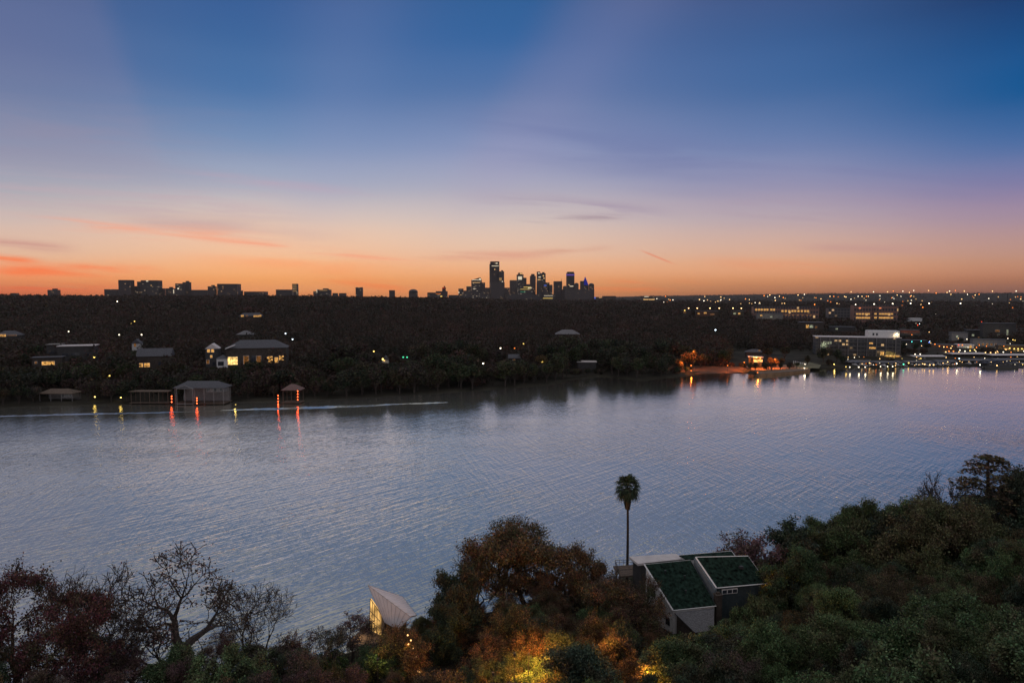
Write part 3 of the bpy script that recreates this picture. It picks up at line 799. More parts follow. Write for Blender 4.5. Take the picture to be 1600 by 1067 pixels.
bldg('house', 'narrow gabled tower house with three small lit windows', 'house', 320, 339, 537, y=452, depth=9, roof='front', rh=3.4, walls=STUCCO, roofm=PALEROOF, wins=[(326, 548, 4, 4.5, WARM), (332, 548, 4, 4.5, WARM), (330, 557, 3, 4, WARM), (325, 565, 4, 6, WARMDIM), (334, 568, 4, 5, GLASS)], vclear=573, over=.4)
bldg('house', 'small pale round roofed wing between the tower house and the big lit house', 'house', 337, 353, 555, y=446, depth=8, roof='hip', rh=2.2, walls=WHITE, wins=[(345, 568, 8, 6, GLASS)], vclear=566)
bh = bldg('house', 'big stone lake house with one large bright yellow window and hip roof', 'house', 354, 444, 532, y=452, depth=16, roof='hip', rh=5.0, walls=STONE, wins=[(365, 563, 14, 12, BRIGHT), (385, 562, 8, 13, WARMDIM), (396, 562, 6, 13, GLASS), (404, 562, 7, 12, WARMDIM), (421, 562, 8, 10, WARM), (431, 563, 5, 8, WARM), (438.5, 560, 7, 7, WARM)], vclear=541); clear(357, 373, 571, 440); clear(384, 386, 564, 440); clear(417, 443, 566, 440)
c_ = MB(); c_.box(6, 0, 8, 1.6, 1.4, 8.5); c_.obj('chimney', STONE, bh)
c_ = MB(); hw_ = bh['_hw']; c_.slab([(-19, -10.2, hw_ - .2), (-13, -10.2, hw_ + 2.2), (-13, -7.6, hw_ + 2.6), (-19, -7.6, hw_ + .2)], .2); c_.obj('porch_roof', PALEROOF, bh)
bldg('house', 'pale roofed house half hidden in trees above the big lit house', 'house', 369, 394, 517, y=640, depth=12, roof='hip', rh=3.5, walls=STUCCO, roofm=MIDROOF, vclear=523)
bldg('house', 'hillside house with a long row of warm windows far up in the trees', 'house', 374, 410, 489, y=1150, depth=14, roof='hip', rh=5, walls=STUCCO, wins=[(379, 493.5, 4, 2.5, WARM), (386, 493.5, 3, 2, WARMDIM), (400, 494, 8, 2.5, WARM), (406, 493.5, 3, 2.5, WARM)], vclear=496)
bldg('house', 'half hidden house with lit window strip at the left picture edge', 'house', -6, 28, 517, y=620, depth=12, roof='hip', rh=4, walls=STUCCO, wins=[(4, 524, 10, 3.5, WARM), (18, 524, 12, 2, WARMDIM)], vclear=528)
bldg('house', 'house with a pale grey hip roof in the middle of the wooded bank', 'house', 868, 906, 515.5, y=800, depth=16, roof='hip', rh=5, walls=STUCCO, roofm=MIDROOF, vclear=522)
bldg('house', 'tall pale lit gable end glimpsed between dark trees on the left bank', 'house', 205, 217, 530, y=560, depth=9, roof='front', rh=3.5, walls=WHITE, roofm=GREYROOF, wins=[(211, 539, 3, 5, WARMDIM)], vclear=548)
lamp_light((gpos(211, 545)[0], gpos(211, 545)[1] - 12, gpos(211, 545)[2] + 5), (1, .75, .5), 1500, name='garden_light', spec=0)
bldg('house', 'pale cottage with lit porch under the centre trees', 'house', 596, 606, 556, y=520, depth=8, roof='front', rh=3, walls=WHITE, roofm=GREYROOF, wins=[(600, 562, 3, 5, BRIGHT)], vclear=567)
bldg('house', 'dim house with pale roof edge between trees right of the yellow tree', 'house', 903, 932, 566, y=528, depth=10, roof='flat', walls=STUCCO, roofm=PALEROOF, vclear=576)
bldg('house', 'dark house with orange lit gable in the middle trees', 'house', 795, 812, 556, y=560, depth=9, roof='gable', rh=3, walls=STONE, wins=[(803, 563, 4, 3, WARMDIM)], vclear=563)

# ------------------------------------------------------------------ lamps
def hcol(c): return c


LCOL = {'warm': (1, .58, .22), 'orange': (1, .24, .03), 'white': (1, .86, .62), 'cool': (.75, .9, 1), 'red': (1, .07, .02), 'green': (.1, 1, .5), 'blue': (.15, .25, 1), 'yellow': (1, .68, .16), 'teal': (.1, .8, .75)}
PROTO = {}


def lamp_mesh(color, st, h, r, arm=False):
    key = (color, st, round(h, 1), round(r, 2))
    if key in PROTO: return PROTO[key]
    p = MB(); p.tube([(0, 0, 0), (0, 0, h - r * .6)], [max(.06, r * .22), max(.05, r * .15)], 6); p.box(0, 0, 0, max(.3, r * .8), max(.3, r * .8), .3)
    p.box(0, 0, h + r * .85, r * 1.7, r * 1.7, r * .3, taper=.3)
    b = MB(); b.ball((0, 0, h), r, 8, 6)
    PROTO[key] = (p.mesh('pole', DARK), b.mesh('lamp_globe', emat('lamp_%s_%g' % (color, st), LCOL[color], st * .6, sample=(st <= 30))))
    return PROTO[key]


def lamp(u, v, color='warm', st=8, h=4, r=.3, y=None, power=0, label=None, group=None, name='street_lamp', cat='street lamp', over_water=False, dmin=250, soft=.4, spec=1.0):
    """a post lamp whose globe shows at picture point u,v"""
    if over_water:
        q = at_z(u, v, h + .5); p = V3(q[0], q[1], .5)
    elif y is not None:
        q = at_y(u, v, y); gz = float(ground_h(q[0], q[1])); p = V3(q[0], q[1], gz); h = max(2, q[2] - gz)
    else:
        p = gpos(u, v, h, dmin)
    pm, bm_ = lamp_mesh(color, st, h, r)
    t_ = thing(name, p, 0, label, cat, group)
    link('pole', pm, t_); link('lamp_globe', bm_, t_)
    if power: lamp_light((0, (-r - .5) * (1 if spec == 1 else -1), h), LCOL[color], power * (.12 if spec == 1 else 1.0) * (1 if LCOL[color][1] < .5 else .53), t_, r=soft, spec=spec)
    return t_


# boathouses and docks on the left shore
def posts(mb, xs, ys, z0, z1, s=.3):
    for x in xs:
        for y in ys: mb.box(x, y, z0, s, s, z1 - z0)


def boathouse(u0, u1, vtop, y, label, yaw=0, depth=9, rh=2.6, wallh=3.4, roofm=GREYROOF, front=True, back=True):
    p = at_y((u0 + u1) / 2, 600, y); px = y / FPX; w_ = (u1 - u0) * px
    t_ = thing('boathouse', (p[0], p[1] + depth / 2, 0), yaw, label, 'boathouse')
    zt_ = at_y(u0, vtop, y + depth / 2)[2]; ez = zt_ - rh
    d_ = MB(); d_.box(0, 0, .55, w_ + 1, depth + 1.5, .25); d_.obj('deck', WOOD, t_)
    q = MB(); posts(q, np.linspace(-w_ / 2 + .2, w_ / 2 - .2, max(3, int(w_ / 4))), (-depth / 2 + .2, depth / 2 - .2), -1.5, ez, .28)
    t2 = q
    for x in np.linspace(-w_ / 2 + .2, w_ / 2 - .2, max(3, int(w_ / 4))):
        for yy in (-depth / 2 + .2, depth / 2 - .2):
            m_ = MB(); m_.box(x, yy, -1.5, .24, .24, ez + 1.5); m_.obj('post', DIMTRIM if back else WOOD, t_)
    if back:
        m_ = MB(); m_.box(0, depth / 2 - .8, .8, w_ - 1, .25, ez - .8); m_.obj('back_wall', DIMTRIM, t_)
        m_ = MB(); m_.box(w_ * .3, -.2, ez - 2.6, w_ * .36, depth * .7, 2.6); m_.obj('upper_room', DIMTRIM, t_)
        for k in (.17, .30, .43):
            m_ = MB(); m_.box(w_ * k, -depth * .35 - .25, ez - 2.1, 1.6, .12, 1.5); m_.obj('window', GLASS, t_)
    a, b = w_ / 2 + .7, depth / 2 + .7; k = b
    rr = MB(); rr.add([(-a, -b, ez), (a, -b, ez), (a, b, ez), (-a, b, ez), (-a + k, 0, ez + rh), (a - k, 0, ez + rh), (-a, -b, ez - .25), (a, -b, ez - .25), (a, b, ez - .25), (-a, b, ez - .25)],
                      [(9, 8, 7, 6), (0, 1, 5, 4), (2, 3, 4, 5), (1, 2, 5), (3, 0, 4), (0, 6, 7, 1), (1, 7, 8, 2), (2, 8, 9, 3), (3, 9, 6, 0)]); rr.obj('roof', roofm, t_)
    if front:
        g_ = MB(); fx = -w_ * .25; fw = w_ * .34; yb = -depth / 2 - 2.4
        g_.add([(fx - fw / 2, yb, ez - .3), (fx + fw / 2, yb, ez - .3), (fx, yb, ez + 1.6), (fx - fw / 2, 0, ez - .3), (fx + fw / 2, 0, ez - .3), (fx, 0, ez + 1.6)], [(0, 1, 2), (5, 4, 3), (1, 4, 5, 2), (0, 2, 5, 3), (0, 3, 4, 1)]); g_.obj('front_gable', roofm, t_)
        g_ = MB(); g_.tube([(fx - fw / 2, yb - .1, ez - .3), (fx, yb - .1, ez + 1.6), (fx + fw / 2, yb - .1, ez - .3)], .16, 4); g_.tube([(fx - fw / 2, yb - .1, ez - .3), (fx + fw / 2, yb - .1, ez - .3)], .12, 4)
        for x in (-.5, 0, .5): g_.box(fx + fw * x * .96, yb, -1.5, .25, .25, ez + 1.2)
        g_.box(fx, yb, .6, fw, .3, .25); g_.obj('gable_frame', DIMTRIM, t_)
    clear(u0 - 3, u1 + 3, 632, y - 1); BLOCK.append((p[0], p[1] + depth / 2, w_ / 2 + 1))
    return t_


boathouse(272, 349, 595, 376, 'large boathouse with grey hip roof and small white framed front gable', depth=10, rh=3.2)
boathouse(441, 468, 600, 379, 'small boathouse with a steep roof between two columns of red lamps', depth=7, rh=2.8, front=False, back=False, roofm=mat('red_brown_shingle', (.16, .10, .09), .9, .3, 2))
boathouse(203, 262, 609, 378, 'long low covered dock with a flat dark roof left of the big boathouse', depth=5, rh=.5, roofm=WOOD, front=False, back=False)
boathouse(60, 112, 607, 381, 'dim old boathouse near the left edge under the trees', depth=8, rh=2.2, front=False, roofm=WOOD)
RED = 'red dock lamps on the boathouse posts'
for u, vs, y, w_ in ((268, (619, 623, 628), 374, 'left'), (307.5, (622, 626, 630), 372, 'right')):
    for k, v in enumerate(vs):
        q = at_y(u, v, y); t_ = thing('dock_lamp', q, 0, 'red dock lamp, %s on its post at the %s end of the white gable' % (('topmost', 'middle', 'lowest')[k], w_), 'dock lamp', RED)
        b = MB(); b.ball((0, 0, 0), .34, 8, 5); b.obj('lamp_globe', emat('red_lamp', (1, .12, .03), 7, sample=True), t_)
        b = MB(); b.box(0, .5, -.1, .12, .9, .12); b.box(0, .9, -1.3, .25, .25, 2.2); b.obj('bracket', DARK, t_)
    q = at_y(u, vs[1], y); lamp_light(q - V3(0, 1.2, 0), LCOL['red'], 50, name='dock_light')
for u, vs, y, w_ in ((434.5, (618, 622.5, 627, 631), 376, 'left'), (465, (611, 615.5, 620, 624.5), 376, 'right')):
    for k, v in enumerate(vs):
        q = at_y(u, v, y); t_ = thing('dock_lamp', q, 0, 'red dock lamp, %s, on the %s post of the small boathouse' % (('highest', 'second from top', 'second from bottom', 'lowest')[k], w_), 'dock lamp', RED)
        b = MB(); b.ball((0, 0, 0), .32, 8, 5); b.obj('lamp_globe', emat('red_lamp', (1, .12, .03), 7, sample=True), t_)
        b = MB(); b.box(0, .5, -.1, .12, .9, .12); b.box(0, .9, -1.3, .25, .25, 2.2); b.obj('bracket', DARK, t_)
    q = at_y(u, vs[2], y); lamp_light(q - V3(0, 1.2, 0), LCOL['red'], 50, name='dock_light')
lamp(148, 620, 'yellow', 9, 2.6, .36, over_water=True, power=600, label='yellow dock lantern left of the long covered dock', name='dock_lantern', cat='lantern')
lamp(188.5, 621, 'yellow', 9, 2.6, .36, over_water=True, power=600, label='yellow dock lantern at the end of the long covered dock', name='dock_lantern', cat='lantern')
lamp(368, 632, 'yellow', 1.6, .9, .35, over_water=True, power=900, label='low yellow lamp standing in the water between the two boathouses', name='water_lamp', cat='lamp')
lamp(171, 587, 'yellow', 5, 3, .4, y=420, power=2600, label='yellow garden lamp lighting the trees above the left lanterns', name='garden_lamp', cat='garden lamp')
clear(165, 178, 592, 419)
for u, v, c, s, y, P, lb in ((584, 549, 'yellow', 5, 620, 0, 'small yellow lamp among the trees above the pale cottage'), (598, 561, 'yellow', 9, 515, 2500, 'bright yellow garden lamp in front of the pale cottage'),
                             (847, 565, 'yellow', 3, 512, 1500, 'yellow lamp lighting one tree at the cove'), (755, 570, 'white', 8, 520, 0, 'tiny white lamp low in the middle trees'),
                             (782, 544, 'white', 7, 650, 0, 'tiny white lamp high in the middle trees'), (446, 521, 'cool', 5, 640, 0, 'cool white lamp right of the pale roofed house'), (457, 530, 'cool', 5, 620, 0, 'cool white lamp above the big lit house'),
                             (183, 471, 'white', 8, 1900, 0, 'small white lamp high on the left woods'), (204, 505, 'yellow', 3, 900, 0, 'greenish street lamp in the left woods'), (210, 502, 'yellow', 3, 900, 0, 'dim street lamp beside the greenish one in the left woods'),
                             (186, 523, 'white', 4, 650, 0, 'pale lamp among the trees above the pale lit gable'), (221, 523, 'white', 5, 650, 0, 'pale lamp right above the pale lit gable'), (804, 544, 'orange', 2, 640, 3000, 'orange lamp glowing behind the middle trees'),
                             (818, 537, 'yellow', 2, 640, 3000, 'soft yellow lamp lighting the middle trees from below'), (1118, 515.5, 'cool', 9, 760, 0, 'single cool lamp in the dark woods above the beach'), (147, 558, 'yellow', 4, 455, 0, 'yellow wall lamp right of the flat roofed house'),
                             (630, 560, 'green', 2, 560, 0, 'first faint green lamp in the centre trees'), (636, 560, 'green', 2, 560, 0, 'second faint green lamp in the centre trees'), (1070, 485, 'yellow', 4, 1500, 0, 'dim yellow lamp at the end of the parking row'), (107, 518, 'white', 4, 720, 0, 'tiny pale lamp in trees above the flat roofed house')):
    lamp(u, v, c, s, r=.3 + .0006 * y, y=y, power=P, label=lb, name='garden_lamp', cat='garden lamp'); clear(u - 2, u + 2, v + 3, y)

# ------------------------------------------------------------------ beach, terrace, lawn
tp = [at_z(u, v, 1.9) for u, v in ((1150, 566), (1158, 570), (1189, 583.5), (1240, 579.5), (1266, 576.5), (1250, 571), (1225, 566.5), (1200, 563), (1170, 562))]
tb = sum(tp) / len(tp); tb[2] = 0
tr = thing('waterfront_terrace', tb, 0, 'paved terrace with a sharp corner in the water washed in orange light', 'terrace')
s_ = MB(); s_.slab(tp, 2.6); put(s_, 'paving', SAND, tr)
s_ = MB(); s_.tube([tp[1] + V3(0, 0, .1), tp[2] + V3(0, 0, .1), tp[3] + V3(0, 0, .1), tp[4] + V3(0, 0, .1)], .35, 4); put(s_, 'coping', CONC, tr)
lwn = [at_z(u, v, 2.1) for u, v in ((1222, 566.2), (1252, 574), (1280, 575.5), (1283, 570), (1262, 565.3))]
s_ = MB(); s_.slab(lwn, .12); tag(s_.obj('lawn', mat('lawn_grass', (.13, .12, .07), .9, .3, .2)), kind='structure')
bch = [at_z(u, v, z) for u, v, z in ((1062, 579, 1.8), (1075, 583, .4), (1100, 583.5, .3), (1150, 582.8, .3), (1175, 580, .5), (1160, 573, 2.2), (1120, 572, 2.6), (1080, 572, 2.6))]
s_ = MB(); s_.slab(bch, .3); tag(s_.obj('beach', mat('brown_sand', (.10, .055, .035), .95, .35, .15)), kind='structure')
for q in tp: BLOCK.append((q[0], q[1], 8))
BLOCK.append((tb[0], tb[1], 18)); BLOCK.append((tb[0] + 18, tb[1] + 8, 16))
for u in (1075, 1090, 1110, 1130, 1150): q = at_z(u, 578, 1); BLOCK.append((q[0], q[1], 12))
for u in (1240, 1255, 1270): q = at_z(u, 571, 2); BLOCK.append((q[0], q[1], 14))
clear(1150, 1282, 566, 700); clear(1062, 1150, 573, 545)
cv = bldg('beach_pavilion', 'open beach pavilion with bright white lit canopy on the orange terrace', 'pavilion', 1178, 1192, 558.5, y=552, depth=6, walls=STONE, roofm=PALEROOF, wins=[(1181, 564, 5, 3.4, BRIGHT), (1188, 563.5, 6, 3.4, BRIGHT)], over=1, pad=5)
cw = bldg('shelter', 'small shelter with thin white roof left of the bright canopy', 'shelter', 1172, 1177.5, 557.5, y=556, depth=3, walls=WOOD, roofm=TRIM, over=.9)
bldg('house', 'dim tan house standing in trees behind the beach pavilion', 'house', 1168, 1194, 546, y=620, depth=10, roof='hip', rh=2.5, walls=STONE, roofm=GREYROOF, wins=[(1186, 547.5, 3, 2, WARMDIM)], vclear=552)
OR = 'orange beach lights'
for u, v, P, y, c, lb, st in ((1182, 558, 1800, 549, 'yellow', 'bright lamp at the beach pavilion roof', 12), (1188, 560, 26000, 540, 'orange', 'orange lamp on the terrace in front of the pavilion', 8),
                          (1211, 561, 24000, 546, 'orange', 'orange lamp on the right of the terrace', 6), (1163, 566, 17000, 536, 'orange', 'orange lamp on the left of the terrace', 5),
                          (1137, 571, 5000, 530, 'orange', 'dim orange lamp above the dark beach', 3), (1084, 549, 11000, 540, 'orange', 'orange lamp inside the glowing beach tree', 5),
                          (1066, 567, 6000, 528, 'orange', 'low orange lamp beside the glowing bush', 4), (1080, 571, 5000, 520, 'orange', 'orange shore lamp left of the beach', 6),
                          (1258, 569, 3800, 548, 'white', 'pale lamp at the lawn by the white posts', 5)):
    lamp(u, v, c, st, r=.45, y=y, power=P, label=lb, name='beach_lamp', cat='beach lamp', soft=1.0, spec=.02)
# the white posts along the lawn
pm_ = MB(); pm_.box(0, 0, 0, .45, .45, 1.7); pm_.box(0, 0, 1.7, .6, .6, .2, taper=.5); pm_ = pm_.mesh('bollard', TRIM)
for i, k in enumerate(np.linspace(0, 1, 9)):
    q = gpos(1240 + 22 * k, 566.5 + 4.3 * k, .5, 400); o_ = link('bollard', pm_); o_.location = tuple(q); tag(o_, 'short white post in the row along the lawn right of the terrace', 'bollard', 'white posts beside the lawn')

# ------------------------------------------------------------------ marina quarter on the right
FAP = facade('apartment_facade', (.075, .072, .07), (3.4, 3.4, 3.3), .07, .5, (1, .62, .28))
ap = bldg('apartment_block', 'long white lakeside apartment block with thin flat roof', 'apartment block', 1281, 1402, 527.5, y=655, depth=20, walls=FAP, roofm=PALEROOF, vclear=561,
          wins=[(1291, 536, 4, 4, PALE), (1298, 536, 6, 4, PALE), (1309, 536, 4, 4, GLASS), (1360, 536, 5, 2.5, WARM), (1362, 543, 9, 3, WARM), (1376, 551, 5, 6, WARM), (1384, 556, 8, 4, WARM), (1395, 556, 12, 4, WARM), (1401, 557, 4, 4, WARMDIM)])
hw_ = ap['_hw']; m_ = MB(); m_.box(23, 0, hw_ + .5, 27, 14, 6.2); ph = m_.obj('penthouse', WHITE, ap)
for k in (14, 17): m_ = MB(); m_.box(k, -7.1, hw_ + 2.2, 1.6, .2, 2.2); m_.obj('window', GLASS, ph)
for k in range(9): m_ = MB(); m_.box(-33 + k * 8.2, -10.7, -2, .5, 1.2, hw_ + 1.8); m_.obj('pier', DIMTRIM, ap)
for k in (1, 2, 3): m_ = MB(); m_.box(4, -11, k * hw_ / 4, 62, 1.6, .25); m_.obj('balcony_slab', CONC, ap)
lamp_light((34, -9, hw_ + 3.5), (1, .75, .4), 900, ap, spec=0); lamp_light((-30, -13, 10), (.9, 1, .6), 900, ap, spec=0)  # unseen fill lights added to wash the apartment facade
FOF = facade('office_facade', (.20, .10, .075), (5.2, 5.2, 9), .05, .5, (1, .6, .25))
offw = [(u, 484, 3, 3.0, WARM) for u in (1183, 1187.5, 1191.5, 1196, 1200, 1206, 1210)] + [(u, 486, 3, 3.0, WARM) for u in (1223, 1228, 1233, 1238, 1242, 1247, 1252, 1257, 1261)] + [(u, 492.5, 2.4, 2.2, WARMDIM) for u in (1228, 1233, 1239, 1246, 1253, 1260, 1265)]
bldg('office_building', 'wide brick office building with a row of round lit windows', 'office building', 1180, 1276, 479.5, y=1400, depth=40, walls=FOF, roofm=mat('dark_roof', (.05, .05, .05), .9), wins=offw, vclear=497)
for nm, a_, b_, us in (('left of a pair', 1335, 1361, (1340, 1344, 1348.5, 1353, 1357)), ('right of a pair', 1365, 1401, (1369, 1376, 1380, 1384, 1388, 1393))):
    bldg('office_building', 'brick office building with two bright rows of lit windows, ' + nm, 'office building', a_, b_, 477, y=1350, depth=35, walls=FOF, roofm=MATS['dark_roof'], vclear=500,
         wins=[(u, 490.5, 3.2, 2.4, WARM) for u in us] + [(u, 496.5, 3.6, 2.6, WARM) for u in us] + [(us[1], 481.5, 3, 1.8, emat('red_window', (1, .25, .08), 1))])
bldg('office_building', 'dark plain office building between the brick offices', 'office building', 1296, 1332, 482, y=1450, depth=35, walls=facade('plain_facade', (.10, .09, .09), (6, 6, 6), .06, .5, (1, .6, .3)), roofm=MATS['dark_roof'], vclear=496)
bldg('courtyard_building', 'tan building with yellow lit courtyard below the brick offices', 'building', 1252, 1286, 504, y=1000, depth=25, walls=STONE, roofm=GREYROOF, wins=[(1262, 510, 4, 5, WARM), (1268, 510, 5, 4, PALE), (1275, 511, 3, 3, WARMDIM)], vclear=515)
q = gpos(1268, 514); lamp_light((q[0], q[1] - 16, q[2] + 7), (1, .75, .35), 9000, name='yard_light', spec=0)
for a_, b_, vt, vb, y, lb, mm, wi in ((1088, 1122, 486, 494, 1500, 'long low building lit pinkish orange below the parking lamps', STONE, [(1092, 490, 3, 2, WARM), (1102, 489, 4, 2, WARM), (1113, 491, 6, 2, WARMDIM)]),
                                  (1144, 1162, 486, 493, 1500, 'low building lit yellow green below the parking lamps', STUCCO, [(1148, 490, 4, 2.4, PALE), (1155, 490, 3, 2.4, WARM)]),
                                  (1064, 1080, 485, 492, 1550, 'small dim low building at the left end of the parking lamps', STONE, [(1070, 488, 4, 2, WARMDIM)]),
                                  (1185, 1222, 490, 498, 1300, 'pale low building in front of the wide brick offices', CONC, [(1190, 493, 3, 2, WARM), (1205, 495, 3, 2, PALE)]),
                                  (1541, 1584, 505.5, 530, 900, 'tan stepped office building with a lit stair at its right edge', STUCCO, [(1573, 519, 2, 8, PALE), (1559, 517, 6, 3, WARMDIM), (1563, 524, 8, 3, PALE)]),
                                  (1490, 1512, 520, 532, 880, 'small white house behind the marina restaurants', DIMTRIM, [(1496, 526, 2.5, 3, PALE)]),
                                  (1515, 1540, 516, 533, 930, 'pale green two storey house between the marina and the tan offices', STUCCO, [(1521, 524, 3, 3, PALE), (1530, 528, 4, 3, WARMDIM)]),
                                  (1526, 1570, 531, 549, 760, 'two storey marina clubhouse with a row of upper windows', DIMTRIM, [(u, 538, 3, 3, WARMDIM) for u in (1531, 1537, 1543, 1549, 1555)] + [(1562, 541, 4, 6, PALE)]),
                                  (1500, 1522, 539, 549, 740, 'small white lit office beside the marina clubhouse', WHITE, [(1508, 544, 4, 4, PALE), (1516, 542, 3, 5, WARM)]),
                                  (1460, 1496, 541, 551, 750, 'marina restaurant under rows of orange lamps', WOOD, [(1470, 545, 5, 2, WARM), (1482, 546, 8, 2, WARM), (1490, 549, 6, 1.6, WARM)]),
                                  (1566, 1608, 540, 552, 720, 'lakeside restaurant with a glowing curved eave at the right edge', WOOD, [(1575, 546, 8, 2.4, WARM), (1588, 547, 9, 2.2, WARM), (1600, 546, 6, 2, WARM)]),
                                  (1405, 1448, 532, 547, 820, 'dim building behind trees right of the apartment block', STUCCO, [(1432, 541, 2, 2, WARM), (1411, 541, 4, 2, WARMDIM)]),
                                  (1410, 1436, 516, 524, 1050, 'pinkish lit low building above the blue lamp', BRICK, [(1416, 521, 4, 2, WARMDIM), (1428, 521, 4, 2, WARMDIM)]),
                                  (1300, 1335, 511, 518, 1100, 'low grey building behind the apartment block', STUCCO, [(1308, 514, 3, 2, PALE)]),
                                  (1424, 1440, 497.5, 502, 1500, 'flat white roofed shed in the dark middle distance', WHITE, [])):
    bldg('town_building', lb, 'building', a_, b_, vt, y=y, depth=16 * y / 900, walls=mm, roofm=PALEROOF if mm in (WHITE,) else GREYROOF, wins=wi, vclear=min(vb, vt + 12))
for u, v, y, P, c in ((1102, 492, 1480, 16000, 'orange'), (1150, 489, 1480, 16000, 'yellow'), (1200, 493, 1280, 9000, 'white'), (1560, 512, 880, 9000, 'white'), (1500, 525, 860, 5000, 'white'), (1545, 537, 745, 5000, 'white'), (1512, 541, 728, 3500, 'white'), (1478, 542, 738, 6000, 'orange'), (1585, 542, 708, 7000, 'yellow'), (1420, 519, 1030, 9000, 'orange')):
    q = at_y(u, v, y); lamp_light((q[0], q[1] - 8, q[2]), LCOL[c], P * .5, name='facade_fill_light', r=1.5, spec=.02)  # unseen fill standing in for many weak lamps along the facades

# covered boat slips
def slip(u0, u1, v, y, label, roofm=PALEROOF, depth=14, yaw=0):
    p = at_y((u0 + u1) / 2, v, y); px = y / FPX; w_ = (u1 - u0) * px
    t_ = thing('covered_boat_slip', (p[0], p[1] + depth / 2, 0), yaw, label, 'boat slip', 'covered boat slips of the marina')
    z = max(2.6, p[2]); m_ = MB(); a, b = w_ / 2, depth / 2
    m_.add([(-a, -b, z), (a, -b, z), (a, b, z), (-a, b, z), (-a, 0, z + .9), (a, 0, z + .9), (-a, -b, z - .3), (a, -b, z - .3), (a, b, z - .3), (-a, b, z - .3)],
           [(0, 1, 5, 4), (2, 3, 4, 5), (1, 2, 5), (3, 0, 4), (9, 8, 7, 6), (0, 6, 7, 1), (1, 7, 8, 2), (2, 8, 9, 3), (3, 9, 6, 0)]); m_.obj('roof', roofm, t_)
    for x in np.linspace(-a + .4, a - .4, max(3, int(w_ / 8))):
        m_ = MB(); m_.box(x, -b + .4, -1.5, .3, .3, z + 1.3); m_.obj('post', DARK, t_)
        m_ = MB(); m_.box(x, b - .4, -1.5, .3, .3, z + 1.3); m_.obj('post', DARK, t_)
    m_ = MB(); m_.box(0, b - 1, .4, w_, 1.6, .25)
    for x in np.linspace(-a + .4, a - .4, max(3, int(w_ / 8))): m_.box(x, 0, .4, .9, depth - 2, .22)
    m_.obj('dock', WOOD, t_)
    clear(u0, u1, 575, y - 2); BLOCK.append((p[0], p[1], w_ / 2 + 3)); return t_


SH = mat('grey_slip_roof', (.11, .105, .11), .7, .2, .4)
for a_, b_, v, y, lb, mm in ((1326, 1366, 565.5, 588, 'covered boat slip with grey roof in front of the apartment block, left end', SH), (1368, 1412, 566.5, 586, 'covered boat slip with grey roof in front of the apartment restaurant', SH),
                         (1416, 1462, 566, 592, 'covered boat slip with grey roof at the middle of the marina', SH), (1428, 1480, 557, 640, 'pale roofed boat slip in the second row behind the middle docks', PALEROOF),
                         (1465, 1498, 565, 596, 'covered boat slip ending at the bright white dock lamp', SH), (1488, 1545, 553, 650, 'long pale roofed boat slip in the back row below the clubhouse', PALEROOF),
                         (1504, 1552, 563.5, 606, 'grey roofed boat slip right of the bright white dock lamp', SH), (1556, 1612, 562, 608, 'grey roofed boat slip at the right edge of the marina', SH), (1550, 1612, 555, 640, 'pale roofed boat slip in the back row at the right edge', PALEROOF)):
    slip(a_, b_, v, y, lb, mm)

# boats: one built, the rest copied
def boat_proto():
    hl = MB(); L, Wd = 8.5, 2.7; n_ = 9; ring = []
    for i in range(n_):
        k = i / (n_ - 1); x = -L / 2 + L * k; wd = Wd / 2 * (1 - max(0, (k - .5) / .5) ** 2.2) + .02; sh = 1.0 + .45 * k ** 2
        ring.append([(x, -wd, sh), (x, -wd * .72, .15), (x, 0, -.25 + .4 * k ** 3), (x, wd * .72, .15), (x, wd, sh), (x, 0, sh - .02)])
    for r0 in ring: hl.v += r0
    for i in range(n_ - 1):
        for j in range(6):
            j2 = (j + 1) % 6; hl.f.append((i * 6 + j, i * 6 + j2, (i + 1) * 6 + j2, (i + 1) * 6 + j))
    hl.f.append(tuple(range(6))[::-1]); hl.f.append(tuple(range((n_ - 1) * 6, n_ * 6)))
    cb = MB(); cb.box(.6, 0, 1.05, 3.0, 1.8, .8, taper=.8); ws = MB(); ws.box(1.2, 0, 1.86, 1.2, 1.6, .5, taper=.6)
    cn = MB(); cn.slab([(-3.2, -1.2, 2.7), (.8, -1.2, 2.9), (.8, 1.2, 2.9), (-3.2, 1.2, 2.7)], .1)
    for x in (-3, .6):
        for y in (-1.1, 1.1): cn.box(x, y, 1.1, .08, .08, 1.7)
    mo = MB(); mo.box(-4.5, 0, .4, .5, .5, 1.1)
    return [('hull', hl.mesh('hull', HULL)), ('cabin', cb.mesh('cabin', WHITE)), ('windscreen', ws.mesh('windscreen', GLASS)), ('canopy', cn.mesh('canopy', CANVAS)), ('outboard_motor', mo.mesh('outboard_motor', DARK))]


BP = boat_proto()
rb = random.Random(5)
boats = [(1336, 571.5), (1349, 572), (1360, 571), (1371, 571.5), (1380, 572.3), (1391, 571), (1402, 571.5), (1413, 572), (1424, 570.5), (1435, 571.3), (1447, 571.7), (1457, 570.6), (1468, 571), (1479, 570.7), (1489, 571), (1514, 569.5), (1526, 569), (1538, 569.8), (1549, 569), (1561, 569.2), (1573, 570.2), (1586, 569), (1597, 569.6), (1442, 563), (1520, 560), (1577, 562)] + [(1332 + i * 8.9, 568.2 + (i * 7 % 5) * .35) for i in range(19)] + [(1506 + i * 9.5, 565.5 + (i * 5 % 3) * .4) for i in range(10)]
for u, v in boats:
    q = at_z(u, v, .3); t_ = thing('motorboat', (q[0], q[1], .1), R(90) + rb.uniform(-.25, .25) + (math.pi if rb.random() < .4 else 0), 'moored motorboat with canopy lying at the marina slips on the right shore', 'boat', 'boats moored at the marina')
    s = rb.uniform(.85, 1.35); t_.scale = (s, s, s)
    for nm, me in BP: link(nm, me, t_)
